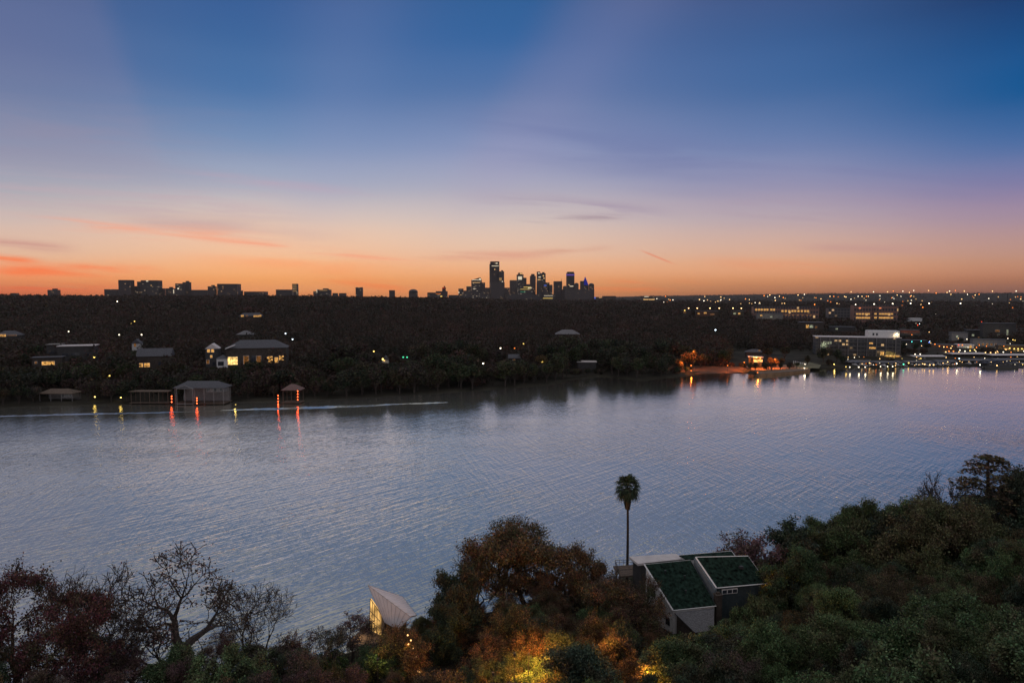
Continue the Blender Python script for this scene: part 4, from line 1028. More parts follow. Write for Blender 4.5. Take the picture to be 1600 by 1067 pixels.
q = at_z(1572, 574, .3); t_ = thing('houseboat', (q[0], q[1] + 6, 0), .05, 'big dark double decked boat lying at the right end of the marina', 'boat')
m_ = MB(); m_.box(0, 0, -.4, 34, 8, 1.6); m_.obj('hull', DARK, t_); m_ = MB(); m_.box(-1, 0, 1.2, 28, 6.5, 2.4); m_.obj('cabin', STUCCO, t_); m_ = MB(); m_.box(-2, 0, 3.6, 30, 7.4, .25); m_.box(-4, 0, 5.6, 20, 7, .2)
for x in (-13, -4, 5): m_.box(x, -3.3, 3.8, .15, .15, 1.9); m_.box(x, 3.3, 3.8, .15, .15, 1.9)
m_.obj('upper_deck', DARK, t_)
for k in range(6): m_ = MB(); m_.box(-12 + k * 4.4, -3.3, 1.9, 2.4, .15, 1.1); m_.obj('window', GLASS, t_)

# dock and shore lamps with their streaks on the water
DG = 'dock lamps along the marina shore'
DL = [(1080, 579, 'orange', 3200, 5, 'added orange shore lamp making a streak below the glowing beach tree'), (1184, 582, 'orange', 3000, 5, 'added orange lamp making a streak at the terrace corner by the water'), (1257, 575, 'white', 2600, 7, 'white shore lamp where the lawn meets the water'), (1303.5, 569, 'yellow', 2600, 9, 'bright yellow lamp at the shore below the dark round trees'), (1328, 573.5, 'white', 700, 6, 'white dock lamp at the left end of the marina'),  # both orange entries are added to draw orange streaks on the water
      (1342, 573.5, 'white', 1100, 9, 'bright white dock lamp, second from the left marina end'), (1352, 573.5, 'white', 1300, 6, 'white dock lamp, third from the left marina end'), (1376, 572.5, 'white', 1400, 6, 'white dock lamp in front of the apartment restaurant'),
      (1387, 572.5, 'white', 900, 6, 'white dock lamp right of the apartment restaurant lamp'), (1395, 572.5, 'white', 1500, 7, 'white dock lamp at the boats, seventh from the left marina end'), (1481, 565.5, 'warm', 2600, 8, 'warm dock lamp with a long streak on the water'),
      (1495, 568, 'white', 900, 12, 'brightest white dock lamp at the marina corner'), (1531.5, 570, 'white', 1200, 12, 'single white dock lamp right of the marina corner'), (1322, 573, 'yellow', 500, 4, 'small yellow dock lamp left of the marina')]
for u, v, c, P, st, lb in DL:
    q = at_z(u, v, 2.6); t_ = lamp(u, v, c, st, h=2.6, r=.42, over_water=True, power=P * .75, label=lb, group=DG, name='dock_lamp', cat='dock lamp')
SG = 'small lights along the marina docks and restaurants'
rl_ = random.Random(11)
small = [(1345, 565, 'warm'), (1359, 567, 'warm'), (1378, 566, 'orange'), (1400, 567, 'warm'), (1412, 569, 'green'), (1430, 553.5, 'white'), (1438, 553.5, 'white'), (1420, 567, 'yellow'), (1445, 569, 'warm'), (1453, 570, 'warm'), (1459, 570, 'warm'), (1425, 534, 'teal'), (1439.5, 533, 'teal'), (1452, 535, 'blue'), (1453, 533.5, 'cool'),
         (1432, 527, 'warm'), (1452, 519, 'warm'), (1425, 523, 'orange'), (1461, 538, 'orange'), (1468, 541, 'orange'), (1475, 542, 'warm'), (1480, 542, 'orange'), (1486, 544, 'warm'), (1490, 549, 'orange'), (1483, 549, 'orange'), (1478, 550, 'warm'), (1498, 539, 'red'), (1504, 539, 'orange'), (1500, 547, 'white'), (1508, 549, 'white'), (1516, 548, 'yellow'), (1523, 547, 'yellow'),
         (1540, 551, 'warm'), (1548, 551, 'warm'), (1556, 551, 'warm'), (1568, 550, 'white'), (1572, 546, 'warm'), (1578, 544, 'yellow'), (1585, 545, 'yellow'), (1591, 545, 'yellow'), (1597, 545, 'yellow'), (1603, 543, 'yellow'), (1511, 530, 'white'), (1583, 531, 'yellow'), (1586, 532, 'yellow'), (1575, 529, 'white'), (1568, 566, 'warm'), (1558, 571, 'warm'), (1549, 566, 'warm'), (1539, 560, 'white'),
         (1388, 536.5, 'cool'), (1395, 536.5, 'cool'), (1396, 526.5, 'yellow'), (1316, 524, 'white'), (1276, 507, 'white'), (1284, 506, 'white'), (1243, 499, 'blue'), (1476, 495, 'orange'), (1534, 503, 'red'), (1462, 490, 'white'), (1450, 492, 'white'), (1434, 508, 'red'), (1437, 506, 'cool'), (1431, 505, 'white'), (1190, 491, 'cool'), (1192, 494, 'blue'), (1207, 493, 'yellow'), (1350, 514, 'yellow'), (1336, 509, 'orange'), (1364, 510, 'white'), (1442, 513, 'orange'), (1499, 560, 'cool')]
for u, v, c in small:
    y = None; pz = 3
    rr_ = .5 if v > 530 else (.5 if v > 510 else .75)
    if v > 558: t_ = lamp(u, v, c, 6, h=2.2, r=rr_, over_water=True, name='dock_lamp', cat='dock lamp', label='small %s dock light among the marina boats' % c, group='small %s lights among the marina boats' % c)
    else: t_ = lamp(u, v, c, 6, h=4, r=rr_, dmin=560, name='street_lamp', cat='street lamp', label='small %s lamp in the town behind the marina' % c, group='small %s lamps in the town behind the marina' % c)
    clear(u - 1.5, u + 1.5, v + 3, 600 if v > 558 else np.hypot(t_.location.x, t_.location.y) * .8)
for u, v, c, P in ((1480, 541, 'orange', 9000), (1590, 543, 'yellow', 9000), (1395, 553, 'yellow', 9000), (1303, 562, 'yellow', 3500), (1425, 532, 'teal', 3000), (1345, 560, 'warm', 3000), (1530, 553, 'white', 4000), (1450, 562, 'warm', 4000)):
    y = {1303: 585, 1395: 640, 1345: 620, 1450: 610}.get(u, 700); q = at_y(u, v, y); lamp_light(q, LCOL[c], P * .35, name='marina_fill_light', r=1.2, spec=.04)  # unseen fill in place of the many small marina lamps
for i in range(64):
    u = rl_.uniform(1322, 1600); v = rl_.uniform(557, 571); c = rl_.choice(('warm', 'warm', 'yellow', 'orange', 'white'))
    lamp(u, v, c, 6, h=2.2, r=rl_.uniform(.2, .42), over_water=True, name='dock_lamp', cat='dock lamp', label='small %s dock light among the marina boats' % c, group='small %s lights among the marina boats' % c)
for i in range(26):
    u = rl_.uniform(1400, 1600); v = rl_.uniform(528, 551); c = rl_.choice(('warm', 'warm', 'orange', 'white'))
    t_ = lamp(u, v, c, 6, h=4, r=rl_.uniform(.25, .45), dmin=600, name='street_lamp', cat='street lamp', label='small %s lamp in the town behind the marina' % c, group='small %s lamps in the town behind the marina' % c); clear(u - 1.5, u + 1.5, v + 2, np.hypot(t_.location.x, t_.location.y) * .8)
# parking lamp row, upper town and street lamps
for i, u in enumerate((1076, 1089.5, 1109.5, 1124, 1145.5, 1158.5)):
    lamp(u, 481.5, 'warm', 11, r=1.1, y=1520, label='tall parking lamp in the row above the dark woods', group='parking lamps in a row', cat='street lamp'); clear(u - 2, u + 2, 485, 1500)
for u in (1337, 1366, 1395, 1423, 1452, 1501): lamp(u, {1337: 476, 1366: 475, 1395: 474.5}.get(u, 474), 'white', 9, r=1.5, y=1900, label='bright tall lamp standing above the brick offices', group='tall lamps behind the offices'); clear(u - 3, u + 3, 477, 1890)
rr2 = random.Random(21)
FG = 'far city lights on the dark plain and hills'
cnt = 0


def far_lamp(u, v, c, st, r):
    q = gpos(u, v, 12, 1900); y = q[1]
    zl = at_y(u, v, y)[2]; h = max(6, zl - q[2])
    key = ('far', c, st, round(r * y / 1000, 0), round(h / 8))
    if key not in PROTO:
        p = MB(); hh = round(h / 8) * 8 + 6; R_ = max(.7, round(r * y / 1000, 0)); p.tube([(0, 0, 0), (0, 0, hh)], .35, 4); p.ball((0, 0, hh), R_, 6, 4)
        me = p.mesh('distant_street_lamp', DARK); me.materials.append(emat('far_%s_%g' % (c, st), LCOL[c], st))
        for pl in me.polygons[-(6 * 2 + 6 * 2):]: pl.material_index = 1
        PROTO[key] = (me, hh)
    me, hh = PROTO[key]; o_ = link('distant_street_lamp', me); o_.location = (q[0], q[1], zl - hh)
    z_ = 'on the far horizon hills' if v < 464 else 'on the dark plain beyond the woods'
    tag(o_, 'tiny %s city light %s on the right' % (c, z_), 'street lamp', 'tiny %s city lights %s' % (c, z_))
    clear(u - 1.2, u + 1.2, v + 2, y * .97)


bright = [(1008, 464), (1015, 466), (1022, 468), (1040, 463), (1093, 468), (1100, 470), (1140, 468), (1165, 467), (1171, 468), (1180, 473), (1187, 473), (1194, 462), (1203, 461), (1211, 465), (1218, 463), (1224, 465), (1247, 461), (1257, 460), (1226, 474), (1273, 476), (1330, 456), (1365, 456), (1297, 463), (1303, 463), (1322, 464), (1341, 463), (1347, 463), (1354, 463), (1357, 463), (1375, 462), (1387, 456), (1396, 455), (1402, 461), (1411, 455), (1421, 457), (1423, 463), (1424, 462), (1428, 454), (1451, 454), (1463, 458), (1480, 457), (1484, 455), (1486, 460), (1493, 454), (1507, 455), (1512, 460), (1524, 461), (1530, 460), (1551, 455), (1588, 455), (1308, 474), (1452, 474), (1500, 472), (1464, 472)]
for i, (u, v) in enumerate(bright): far_lamp(u, v, ('warm', 'white', 'warm', 'orange')[i % 4], 4, .6); cnt += 1
for i in range(75):
    u = 960 + 640 * rr2.random() ** .75; v = 463 + 12 * rr2.random() ** 1.4 + (6 if rr2.random() < .2 and u > 1280 else 0)
    far_lamp(u, v, rr2.choice(('warm', 'warm', 'orange', 'white')), rr2.choice((1, 1.5, 2.5)), .7)
q = at_y(1575, 458, 2600); mt = thing('radio_mast', (q[0], q[1], float(ground_h(q[0], q[1]))), 0, 'thin dark mast with cross arm standing above the right horizon', 'mast')
hz = q[2] - mt.location.z; m_ = MB(); m_.tube([(0, 0, 0), (0, 0, hz)], [1.9, 1.2], 5); m_.obj('mast_pole', DARK, mt); m_ = MB(); m_.box(0, 0, hz - 2, 30, 2, 3); m_.obj('cross_arm', DARK, mt)

# ------------------------------------------------------------------ skylines
FT = [facade('tower_facade_%d' % i, w_, (9, 9, 5.5), fr_, st_, col_, off=(i * .37, i * .61, 0), wfrac=(.75, .6)) for i, (w_, fr_, st_, col_) in enumerate([
    ((.055, .032, .025), .03, .32, (1, .55, .25)), ((.05, .036, .03), .05, .3, (1, .7, .4)), ((.07, .048, .038), .015, .25, (1, .6, .3)), ((.045, .034, .034), .09, .4, (1, .8, .55))])]


def tower(u0, u1, vt, lb, D=5200, m=0, crown=None, depth=None, lit=(), cap=None, name='high_rise', cat='high-rise', yaw=.12):
    uc = (u0 + u1) / 2; q = at_y(uc, vt, D); px = D / FPX; w_ = (u1 - u0) * px / (math.cos(yaw) + .35 * math.sin(yaw)); gz = 5
    dp = depth or max(24, w_ * .7); t_ = thing(name, (q[0], D + dp / 2, gz), yaw, lb, cat); h = q[2] - gz
    m_ = MB(); m_.box(0, 0, 0, w_, dp, h); m_.obj('tower_body', FT[m], t_)
    if crown == 'setback': m_ = MB(); m_.box(0, 0, h + .01, w_ * .6, dp * .6, 14); m_.obj('crown', FT[m], t_)
    elif crown == 'slant': m_ = MB(); m_.add([(-w_ / 2, -dp / 2, h), (w_ / 2, -dp / 2, h), (w_ / 2, dp / 2, h), (-w_ / 2, dp / 2, h), (w_ * .35, -dp / 2, h + 20), (w_ * .35, dp / 2, h + 20)], [(3, 2, 1, 0), (0, 1, 4), (2, 3, 5), (1, 2, 5, 4), (0, 4, 5, 3)]); m_.obj('crown', DARK, t_)
    elif crown == 'round':
        m_ = MB(); m_.ball((0, 0, h), w_ * .5, 12, 8, .55); m_.obj('crown', DARK, t_)
    elif crown == 'plant': m_ = MB(); m_.box(w_ * .12, 0, h, w_ * .4, dp * .5, 8); m_.obj('plant_room', DARK, t_)
    elif crown == 'spire': m_ = MB(); m_.tube([(w_ * .45, 0, h), (w_ * .45, 0, h + 20)], [1.8, .8], 4); m_.obj('spire', DARK, t_)
    elif crown == 'blue_band': m_ = MB(); m_.box(0, 0, h + .01, w_ * .86, dp * .86, 9); m_.obj('crown', DARK, t_); m_ = MB(); m_.box(0, 0, h - 20, w_ * 1.02, dp * 1.02, 11); m_.obj('light_band', emat('violet_band', (.25, .14, .7), .4), t_)
    elif crown == 'blue_tip':
        m_ = MB(); m_.add([(-w_ / 2, -dp / 2, h), (w_ / 2, -dp / 2, h), (w_ / 2, dp / 2, h), (-w_ / 2, dp / 2, h), (-w_ * .05, -dp / 4, h + 62), (-w_ * .05, dp / 4, h + 62)], [(3, 2, 1, 0), (0, 1, 4), (2, 3, 5), (1, 2, 5, 4), (0, 4, 5, 3)]); m_.obj('lit_tip', emat('blue_tip', (.03, .04, .5), .35), t_)
    for u, v, wp, hp, c, s in lit:
        lc = to_local(t_, at_y(u, v, D)); m_ = MB(); m_.box(lc[0], -dp / 2 - 1, lc[2] - hp * px / 2, wp * px, 2, hp * px); m_.obj('lit_floor', emat('floor_%s_%g' % (c, s), LCOL[c], s * .95), t_)
    return t_


tower(765.8, 780, 408.5, 'tallest dark tower of the downtown skyline', 5200, 0, lit=[(773, 415.6, 12, .8, 'white', .9), (776, 411.5, 3, 1, 'white', 1.2), (783.5, 411, 1.2, 1.4, 'warm', 1), (773, 421, 1.5, 1.5, 'warm', .9)])
tower(764.8, 768, 412.5, 'narrow left shoulder of the tallest downtown tower', 5180, 2)
tower(779.5, 787.5, 424, 'shorter tower joined to the right of the tallest tower', 5160, 1, crown='plant', lit=[(782, 436, 4, 4, 'warm', .28), (785, 440, 1.5, 1.5, 'white', .8)])
tower(766, 788, 441, 'wide grey base block below the tallest tower', 5080, 2)
tower(736, 752.5, 437.5, 'mid height tower with a lit slanted roof left of the tallest tower', 5150, 3, crown='slant', lit=[(745, 437.3, 14, .8, 'white', .9), (744, 441.5, 12, .7, 'warm', .9), (750, 436, 2.4, 2, 'white', .9), (741, 451.5, 3, 1, 'white', .7)])
tower(752, 757.8, 441.5, 'short tower touching the right side of the slanted roof tower', 5140, 1)
tower(728.5, 736, 447.5, 'stepped block left of the slanted roof tower', 5120, 1, lit=[(732, 446.8, 7, .7, 'warm', .7), (731, 457, 12, .6, 'warm', .5)])
tower(724, 738, 454, 'low stepped block at the foot of the slanted roof tower', 5060, 2)
tower(716, 724, 451, 'low lit block at the left end of downtown', 5100, 3, lit=[(717, 457, 1.2, 2, 'white', 1), (720, 461, 3, 1, 'warm', .7)])
tower(758, 765, 449.5, 'low block directly left of the tallest tower', 5120, 2)
tower(788, 796, 449.5, 'low block directly right of the tallest tower', 5120, 0)
tower(796.5, 807.5, 438, 'square dark tower with thin lit roof line', 5150, 2, lit=[(802, 437.4, 9, .6, 'warm', .5)])
tower(807.5, 818, 429, 'tower with a big white lit sign near its top', 5170, 3, crown='setback', lit=[(812.5, 434.5, 6, 5, 'white', .75), (814, 427.5, 3, 1.8, 'warm', .9)])
tower(817.5, 822.5, 434, 'narrow dark shoulder right of the white sign tower', 5160, 0)
tower(809, 831.5, 448, 'broad office block with yellow lit floors in the middle of downtown', 5040, 3, lit=[(824, 448.7, 12, .8, 'yellow', .9), (821, 452, 16, .8, 'yellow', .6), (828, 450, 6, 1.5, 'white', .6), (817, 456, 8, .8, 'green', .25)])
tower(822, 828, 444, 'small dark block behind the yellow lit floors', 5130, 0)
tower(828.2, 837, 431, 'slim dark tower with flat crown left of the sparkling pair', 5180, 0, crown='setback')
tower(839, 844, 424.5, 'left half of the sparkling twin topped tower', 5190, 3, lit=[(842, 427, 2, 1.6, 'white', .9)])
tower(843.6, 852.5, 427, 'right half of the sparkling twin topped tower', 5180, 3, crown='plant', lit=[(843, 433, 3.5, 1.4, 'white', .8), (842.5, 437, 4, 1.2, 'warm', .8), (849, 431, 2, 2, 'warm', .8), (850, 435, 1.6, 1.6, 'warm', .8)])
tower(839, 853, 441, 'dark block below the sparkling twin tower', 5120, 2)
tower(849, 856, 443.5, 'block with blue lit windows right of the twin tower', 5090, 0, lit=[(852, 446, 4, 2.2, 'blue', .35)])
tower(852.5, 858.5, 441.5, 'dark block behind the blue lit windows', 5150, 1)
tower(857.5, 863.2, 445, 'stepped low block left of the plain square tower', 5110, 1)
tower(848, 865, 461, 'low building with two long lit floors at the foot of downtown', 4950, 2, lit=[(857, 462, 14, .7, 'white', .7), (856, 466, 15, .9, 'yellow', .8)])
tower(865.5, 878.3, 439.5, 'plain dark square tower standing alone with a small spire', 5130, 0, crown='spire')
tower(880, 885.5, 448, 'low round block between the plain tower and the violet banded tower', 5110, 2, crown='round')
tower(885.6, 897.5, 426.5, 'tall tower with glowing violet band below its crown', 5200, 0, crown='blue_band', lit=[(893, 447.2, 6, 1.1, 'white', .8), (889, 445, 2, 1, 'warm', .8)])
tower(898, 904, 443.5, 'low dark block right of the violet banded tower', 5120, 2, crown='round')
tower(907, 912.5, 439, 'thin pale tower left of the blue lit tip', 5150, 2)
tower(910.5, 919.5, 445.5, 'tower with a blue lit pointed leaning tip', 5170, 1, crown='blue_tip', lit=[(911, 448, 2.5, 1.5, 'red', .8)])
tower(920.5, 928.3, 444.5, 'dark tower with rounded top at the right end of downtown', 5150, 0, crown='round')
tower(880, 928, 452, 'wide dark mass of blocks at the right foot of downtown', 5020, 2)
tower(716, 765, 461, 'wide low row of blocks at the left foot of downtown', 5000, 3)
tower(788, 866, 460, 'wide low row of blocks at the middle foot of downtown', 5000, 1)
tower(928, 940, 464, 'low lit shed right of downtown with a blue lamp', 5000, 2, lit=[(929.5, 465.5, 2, 2.5, 'blue', .6), (938, 465, 4, 1, 'warm', .7)])
tower(943, 962, 462.5, 'long low flat block right of downtown', 4900, 0)
tower(1004, 1024, 462.5, 'long low building with bright floors right of downtown', 4600, 1, lit=[(1010, 463.5, 7, 1, 'white', .8), (1014, 468, 18, 1.4, 'warm', .8)])
L = 4000
left = [(16, 25, 458, 2, None, 'faint low block at the far left of the horizon'), (73.5, 88, 453, 2, 'plant', 'small block with roof hut alone on the left horizon'), (162, 183, 452, 1, None, 'low wide block left of the first square high rise'),
        (184, 203, 437.5, 0, None, 'dark square high rise, first large one from the left'), (203, 213, 452, 2, None, 'low block right of the first square high rise'), (208, 214, 447, 1, None, 'thin block between the two largest left high rises'),
        (213.5, 219, 440, 2, None, 'left shoulder of the widest left high rise'), (219, 245, 438, 1, None, 'widest high rise of the left skyline with a lit roof sign'), (245, 255, 450.5, 2, None, 'low right wing of the widest left high rise'),
        (258, 270, 450.5, 2, 'plant', 'low block with a bright white edge on the left skyline'), (273, 286, 443, 1, None, 'high rise with one lit window and a raised right part'), (284.5, 295.5, 441, 2, 'plant', 'raised right part beside the high rise with one lit window'), (296, 323, 453, 2, None, 'long low row behind the left skyline'),
        (324, 335.5, 447.5, 0, 'plant', 'small dark block with a roof box left of the long hotel block'), (338, 369, 443.5, 0, None, 'long wide hotel block on the left skyline'), (368, 377.5, 454, 2, None, 'low annex right of the long hotel block'),
        (380, 412, 455.5, 2, None, 'long low pale building on the left horizon'), (430, 455, 452.5, 1, None, 'low building left of the thin striped tower'), (456, 464.5, 443.5, 3, None, 'thin striped tower standing alone on the horizon'),
        (489, 494, 455, 2, None, 'tiny block left of the hall with lit edges'), (494.5, 515, 452.5, 3, 'plant', 'hall like building with lit edges on the horizon'), (519, 527, 458, 2, None, 'first of two tiny blocks on the horizon'), (529, 540, 458, 2, None, 'second of two tiny blocks on the horizon'),
        (555, 566, 449, 1, None, 'slim block with rounded top standing alone on the horizon'), (607.5, 616.5, 453.5, 0, None, 'small plain square block alone on the horizon'), (638, 652, 455.5, 2, 'round', 'low domed building left of downtown'), (667, 681, 457, 1, None, 'low lit building at the left of the red topped block'),
        (680, 699, 455, 3, None, 'lit broad block below the red topped tower'), (690.5, 696.5, 449, 0, 'plant', 'narrow tower with a red lit top left of downtown'), (700, 716, 461, 2, None, 'low block row right of the red topped tower')]
for a_, b_, vt, m, cr0, lb in left:
    lit = []
    if 'roof sign' in lb: lit = [(230, 439.3, 3, 1.2, 'white', 1.0), (236, 446, 1.5, 1.5, 'warm', .5)]
    if 'white edge' in lb: lit = [(271, 455.5, 1.2, 6, 'white', .7)]
    if 'one lit window' in lb and a_ == 273: lit = [(278.5, 451, 2.2, 2, 'white', 1)]
    if 'striped' in lb: lit = [(460, v, 6, .7, 'warm', .45) for v in (446, 449, 452, 455)]
    if 'red topped' in lb and 'below' in lb: lit = [(690, 463, 4, 2, 'yellow', .8), (685, 459, 8, 1, 'orange', .6)]
    if 'red lit top' in lb: lit = [(693, 450, 4, 2, 'red', .3)]
    if 'lit edges' in lb: lit = [(495, 455, 1, 5, 'white', .6), (505, 453.6, 12, .6, 'warm', .5)]
    tower(a_, b_, vt, lb, L + (m * 60) + (400 if a_ > 480 else 0), m, crown=cr0, lit=lit, name='distant_building', cat='building', yaw=.1)
# ------------------------------------------------------------------ tree prototypes
def norm(a): return a / (np.linalg.norm(a) + 1e-9)


def grow_tree(seed, H=10.0, levels=5, trunk=.28, spread=38, nch=(2, 3), ratio=.76, r0=.26, up=.10, wig=.16, leaf_n=9, leaf_s=.16, leaf_sp=.32, leaf_lv=1, trunks=1, bark=BARK, min_r=.022, bare_frac=0.0):
    rng = np.random.default_rng(seed); mb = MB(); tips = []

    def rot(d, ang, az):
        a = norm(np.cross(d, (0.3, .2, 1) if abs(d[2]) < .95 else (1, 0, 0))); b = np.cross(d, a)
        return norm(d * math.cos(ang) + (a * math.cos(az) + b * math.sin(az)) * math.sin(ang))

    def grow(p, d, L, r, lev):
        n = 4 if lev > 1 else 3; pts = [p]; rad = [r]
        for i in range(n):
            d = norm(d + rng.normal(size=3) * wig + V3(0, 0, up)); p = p + d * L / n; pts.append(p); rad.append(max(min_r, r * (1 - .42 * (i + 1) / n)))
        mb.tube(pts, rad, 7 if lev >= levels - 1 else (5 if lev > 2 else 3))
        if lev <= leaf_lv:
            for q in pts[1:]: tips.append(q)
        if lev == 0: return
        k = rng.integers(nch[0], nch[1] + 1); az0 = rng.uniform(0, 6.28)
        for j in range(k):
            a = R(spread) * rng.uniform(.45, 1.25); grow(pts[-1], rot(d, a, az0 + j * 6.283 / k + rng.uniform(-.4, .4)), L * ratio * rng.uniform(.75, 1.15), rad[-1] * .8, lev - 1)
        if rng.random() < .8:
            q = pts[rng.integers(1, n)]; grow(q, rot(d, R(spread + 18), rng.uniform(0, 6.28)), L * ratio * .7, rad[-1] * .6, max(0, lev - 2))
    for k in range(trunks):
        d0 = norm(V3(rng.normal() * .08, rng.normal() * .08, 1)) if trunks == 1 else norm(V3(math.cos(k * 2.1 + 1) * .32, math.sin(k * 2.1 + 1) * .32, 1))
        grow(V3(0, 0, -.6), d0, H * trunk, r0 * (1 if trunks == 1 else .8), levels)
    T = np.array(tips)
    V0 = np.array(mb.v); zmax = max(T[:, 2].max(), V0[:, 2].max()); s = H / zmax
    mb.v = [tuple(q) for q in V0 * s]; T = T * s
    if bare_frac:
        c = rng.normal(size=(6, 3)) * H * .3 + V3(0, 0, H * .6); dd = np.min(np.linalg.norm(T[:, None] - c[None], axis=2), axis=1); T = T[dd < np.quantile(dd, 1 - bare_frac)]
    P = np.repeat(T, leaf_n, axis=0); P = P + rng.normal(size=P.shape) * leaf_sp * V3(1, 1, .8)
    V, F = leaf_quads(P, leaf_s, rng)
    rr_ = np.quantile(np.hypot(T[:, 0], T[:, 1]), .95)
    return mb.mesh('trunk', bark), npmesh('crown', V, F, LEAF), H, rr_


def conifer(seed, H=12, leaf_s=.12):
    rng = np.random.default_rng(seed); mb = MB(); kz = np.linspace(-.5, H, 10); mb.tube([(0.05 * math.sin(z), .04 * math.cos(z * 1.3), z) for z in kz], [.26 * (1 - z / H * .9) + .02 for z in np.clip(kz, 0, H)], 6)
    tips = []
    for z in np.linspace(H * .26, H * .98, 23):
        f = (z / H); Rr = (1.05 - f) ** .7 * H * .30 * rng.uniform(.75, 1.2) + .25
        for k in range(4):
            az = rng.uniform(0, 6.28); q = V3(0, 0, z)
            pts = [q + V3(math.cos(az), math.sin(az), 0) * Rr * t_ + V3(0, 0, .18 * Rr * math.sin(t_ * 2.6)) for t_ in (0, .35, .7, 1)]
            mb.tube(pts, [.05, .04, .03, .02], 3)
            for t_ in np.linspace(.25, 1.05, 9):
                w_ = Rr * .32 * (1.1 - t_ * .6); c = q + V3(math.cos(az), math.sin(az), 0) * Rr * t_ + V3(0, 0, .18 * Rr * math.sin(t_ * 2.6))
                for _ in range(3): tips.append(c + V3(-math.sin(az), math.cos(az), 0) * rng.uniform(-w_, w_) + V3(0, 0, rng.normal() * .09))
    T = np.array(tips); P = np.repeat(T, 2, axis=0) + rng.normal(size=(len(T) * 2, 3)) * V3(.12, .12, .05)
    V, F = leaf_quads(P, leaf_s, rng, flat=.5)
    return mb.mesh('trunk', BARK), npmesh('crown', V, F, LEAF), H, H * .28


def blob_tree(seed, nleaf, H=12.0, R_=5.0, leaf_s=.5, lobes=9, trunk_frac=.25, name='crown', fz=1.0):
    """cheaper tree for the far bank: lobed crown of leaf faces over a forked trunk"""
    rng = np.random.default_rng(seed); c = rng.normal(size=(lobes, 3)); c /= np.linalg.norm(c, axis=1)[:, None]
    c *= rng.uniform(.25, .72, (lobes, 1)); c[:, 2] = c[:, 2] * .8
    rl = rng.uniform(.30, .52, lobes); k = rng.integers(0, lobes, nleaf)
    d = rng.normal(size=(nleaf, 3)); d /= np.linalg.norm(d, axis=1)[:, None]
    P = (c[k] + d * (rl[k] * rng.uniform(.72, 1.06, nleaf))[:, None]) * V3(R_, R_, H * (1 - trunk_frac) / 2 * fz)
    P[:, 2] += H * (1 + trunk_frac) / 2; P[:, 2] *= H / np.quantile(P[:, 2], .998)
    V, F = leaf_quads(P, leaf_s, rng, asp=.7)
    mb = MB(); mb.tube([(0, 0, -1.5), (.1, 0, H * .2), (.2, .1, H * .45)], [.38, .3, .2], 5)
    for j in range(5):
        a = j * 1.256 + rng.uniform(-.3, .3); mb.tube([(.1, 0, H * .22), (math.cos(a) * R_ * .3, math.sin(a) * R_ * .3, H * .45), (math.cos(a) * R_ * .55, math.sin(a) * R_ * .55, H * .68)], [.2, .14, .07], 4)
    return mb.mesh('trunk', BARK), npmesh(name, V, F, LEAF), H, R_


G = {
    'green': [grow_tree(s, 10, 5, .22, 44, (3, 3), .74, .28, .05, .23, 36, .12, .36, 1) for s in (11, 12)] + [grow_tree(13, 10, 5, .24, 40, (3, 3), .76, .28, .07, .22, 30, .12, .33, 1)],
    'dense': [grow_tree(s, 9, 5, .20, 50, (3, 3), .76, .28, .02, .24, 32, .14, .36, 1) for s in (21, 22)],
    'brown': [grow_tree(s, 10, 5, .24, 42, (3, 3), .76, .26, .06, .2, 15, .11, .36, 1) for s in (31, 32)],
    'sparse': [grow_tree(s, 10, 6, .22, 38, (2, 3), .80, .26, .06, .19, 3, .13, .28, 1, bare_frac=.35) for s in (41, 42)],
    'bare': [grow_tree(s, 10, 6, .24, 36, (2, 3), .80, .24, .06, .18, 1, .09, .2, 0, bare_frac=.7) for s in (51, 52)],
    'oak': [grow_tree(63, 11, 6, .25, 42, (2, 3), .80, .62, .05, .19, 2, .11, .30, 1, bare_frac=.5, min_r=.028)],
    'multi': [grow_tree(71, 8, 4, .34, 40, (2, 3), .78, .2, .08, .18, 7, .17, .34, 1, trunks=3)],
    'conifer': [conifer(81)],
    'bush': [grow_tree(91, 4, 4, .25, 48, (3, 3), .78, .12, .04, .2, 9, .15, .26, 2, trunks=3)],
}
TINT = {'green': (.045, .072, .030), 'olive': (.062, .068, .030), 'dark': (.022, .034, .022), 'brown': (.078, .058, .030), 'rust': (.082, .048, .028), 'red': (.085, .030, .028), 'orange': (.105, .062, .028), 'grey': (.070, .055, .050), 'plum': (.072, .040, .042), 'yellow': (.12, .095, .03)}
rt = random.Random(77)
planted = []


def plant(kind, x, y, H_, tint, label=None, group=None, name='tree', wide=1.0, var=None, yaw=None, cat='tree'):
    v = G[kind] if isinstance(kind, str) else kind
    tm, cm, h0, r0_ = v[var if var is not None else rt.randrange(len(v))]
    z = float(ground_h(x, y)); t_ = thing(name, (x, y, z), rt.uniform(0, 6.28) if yaw is None else yaw, label, cat, group)
    s = H_ / h0; t_.scale = (s * wide, s * wide, s)
    a = link('trunk', tm, t_); b = link('crown', cm, t_)
    c = TINT[tint]; j = rt.uniform(.8, 1.35) * ((1.9 if tint in ('green', 'dark', 'olive') else 1.5) if y < 200 else .6); b.color = (c[0] * j * rt.uniform(.9, 1.1), c[1] * j, c[2] * j * rt.uniform(.9, 1.1), 1)
    planted.append((x, y, r0_ * s * wide)); return t_


def hero(kind, u, vtop, y, tint, label, wide=1.0, name='tree', var=0, yaw=None):
    q = at_y(u, vtop, y); H_ = q[2] - float(ground_h(q[0], q[1]))
    return plant(kind, q[0], q[1], H_, tint, label, None, name, wide, var, yaw)


for q_ in ((798, 882, 1030, 88), (1000, 1030, 1056, 79), (935, 965, 993, 91), (632, 658, 1052, 97), (578, 604, 1034, 95), (764, 776, 1054, 83), (1190, 1202, 912, 120)): clear(*q_)
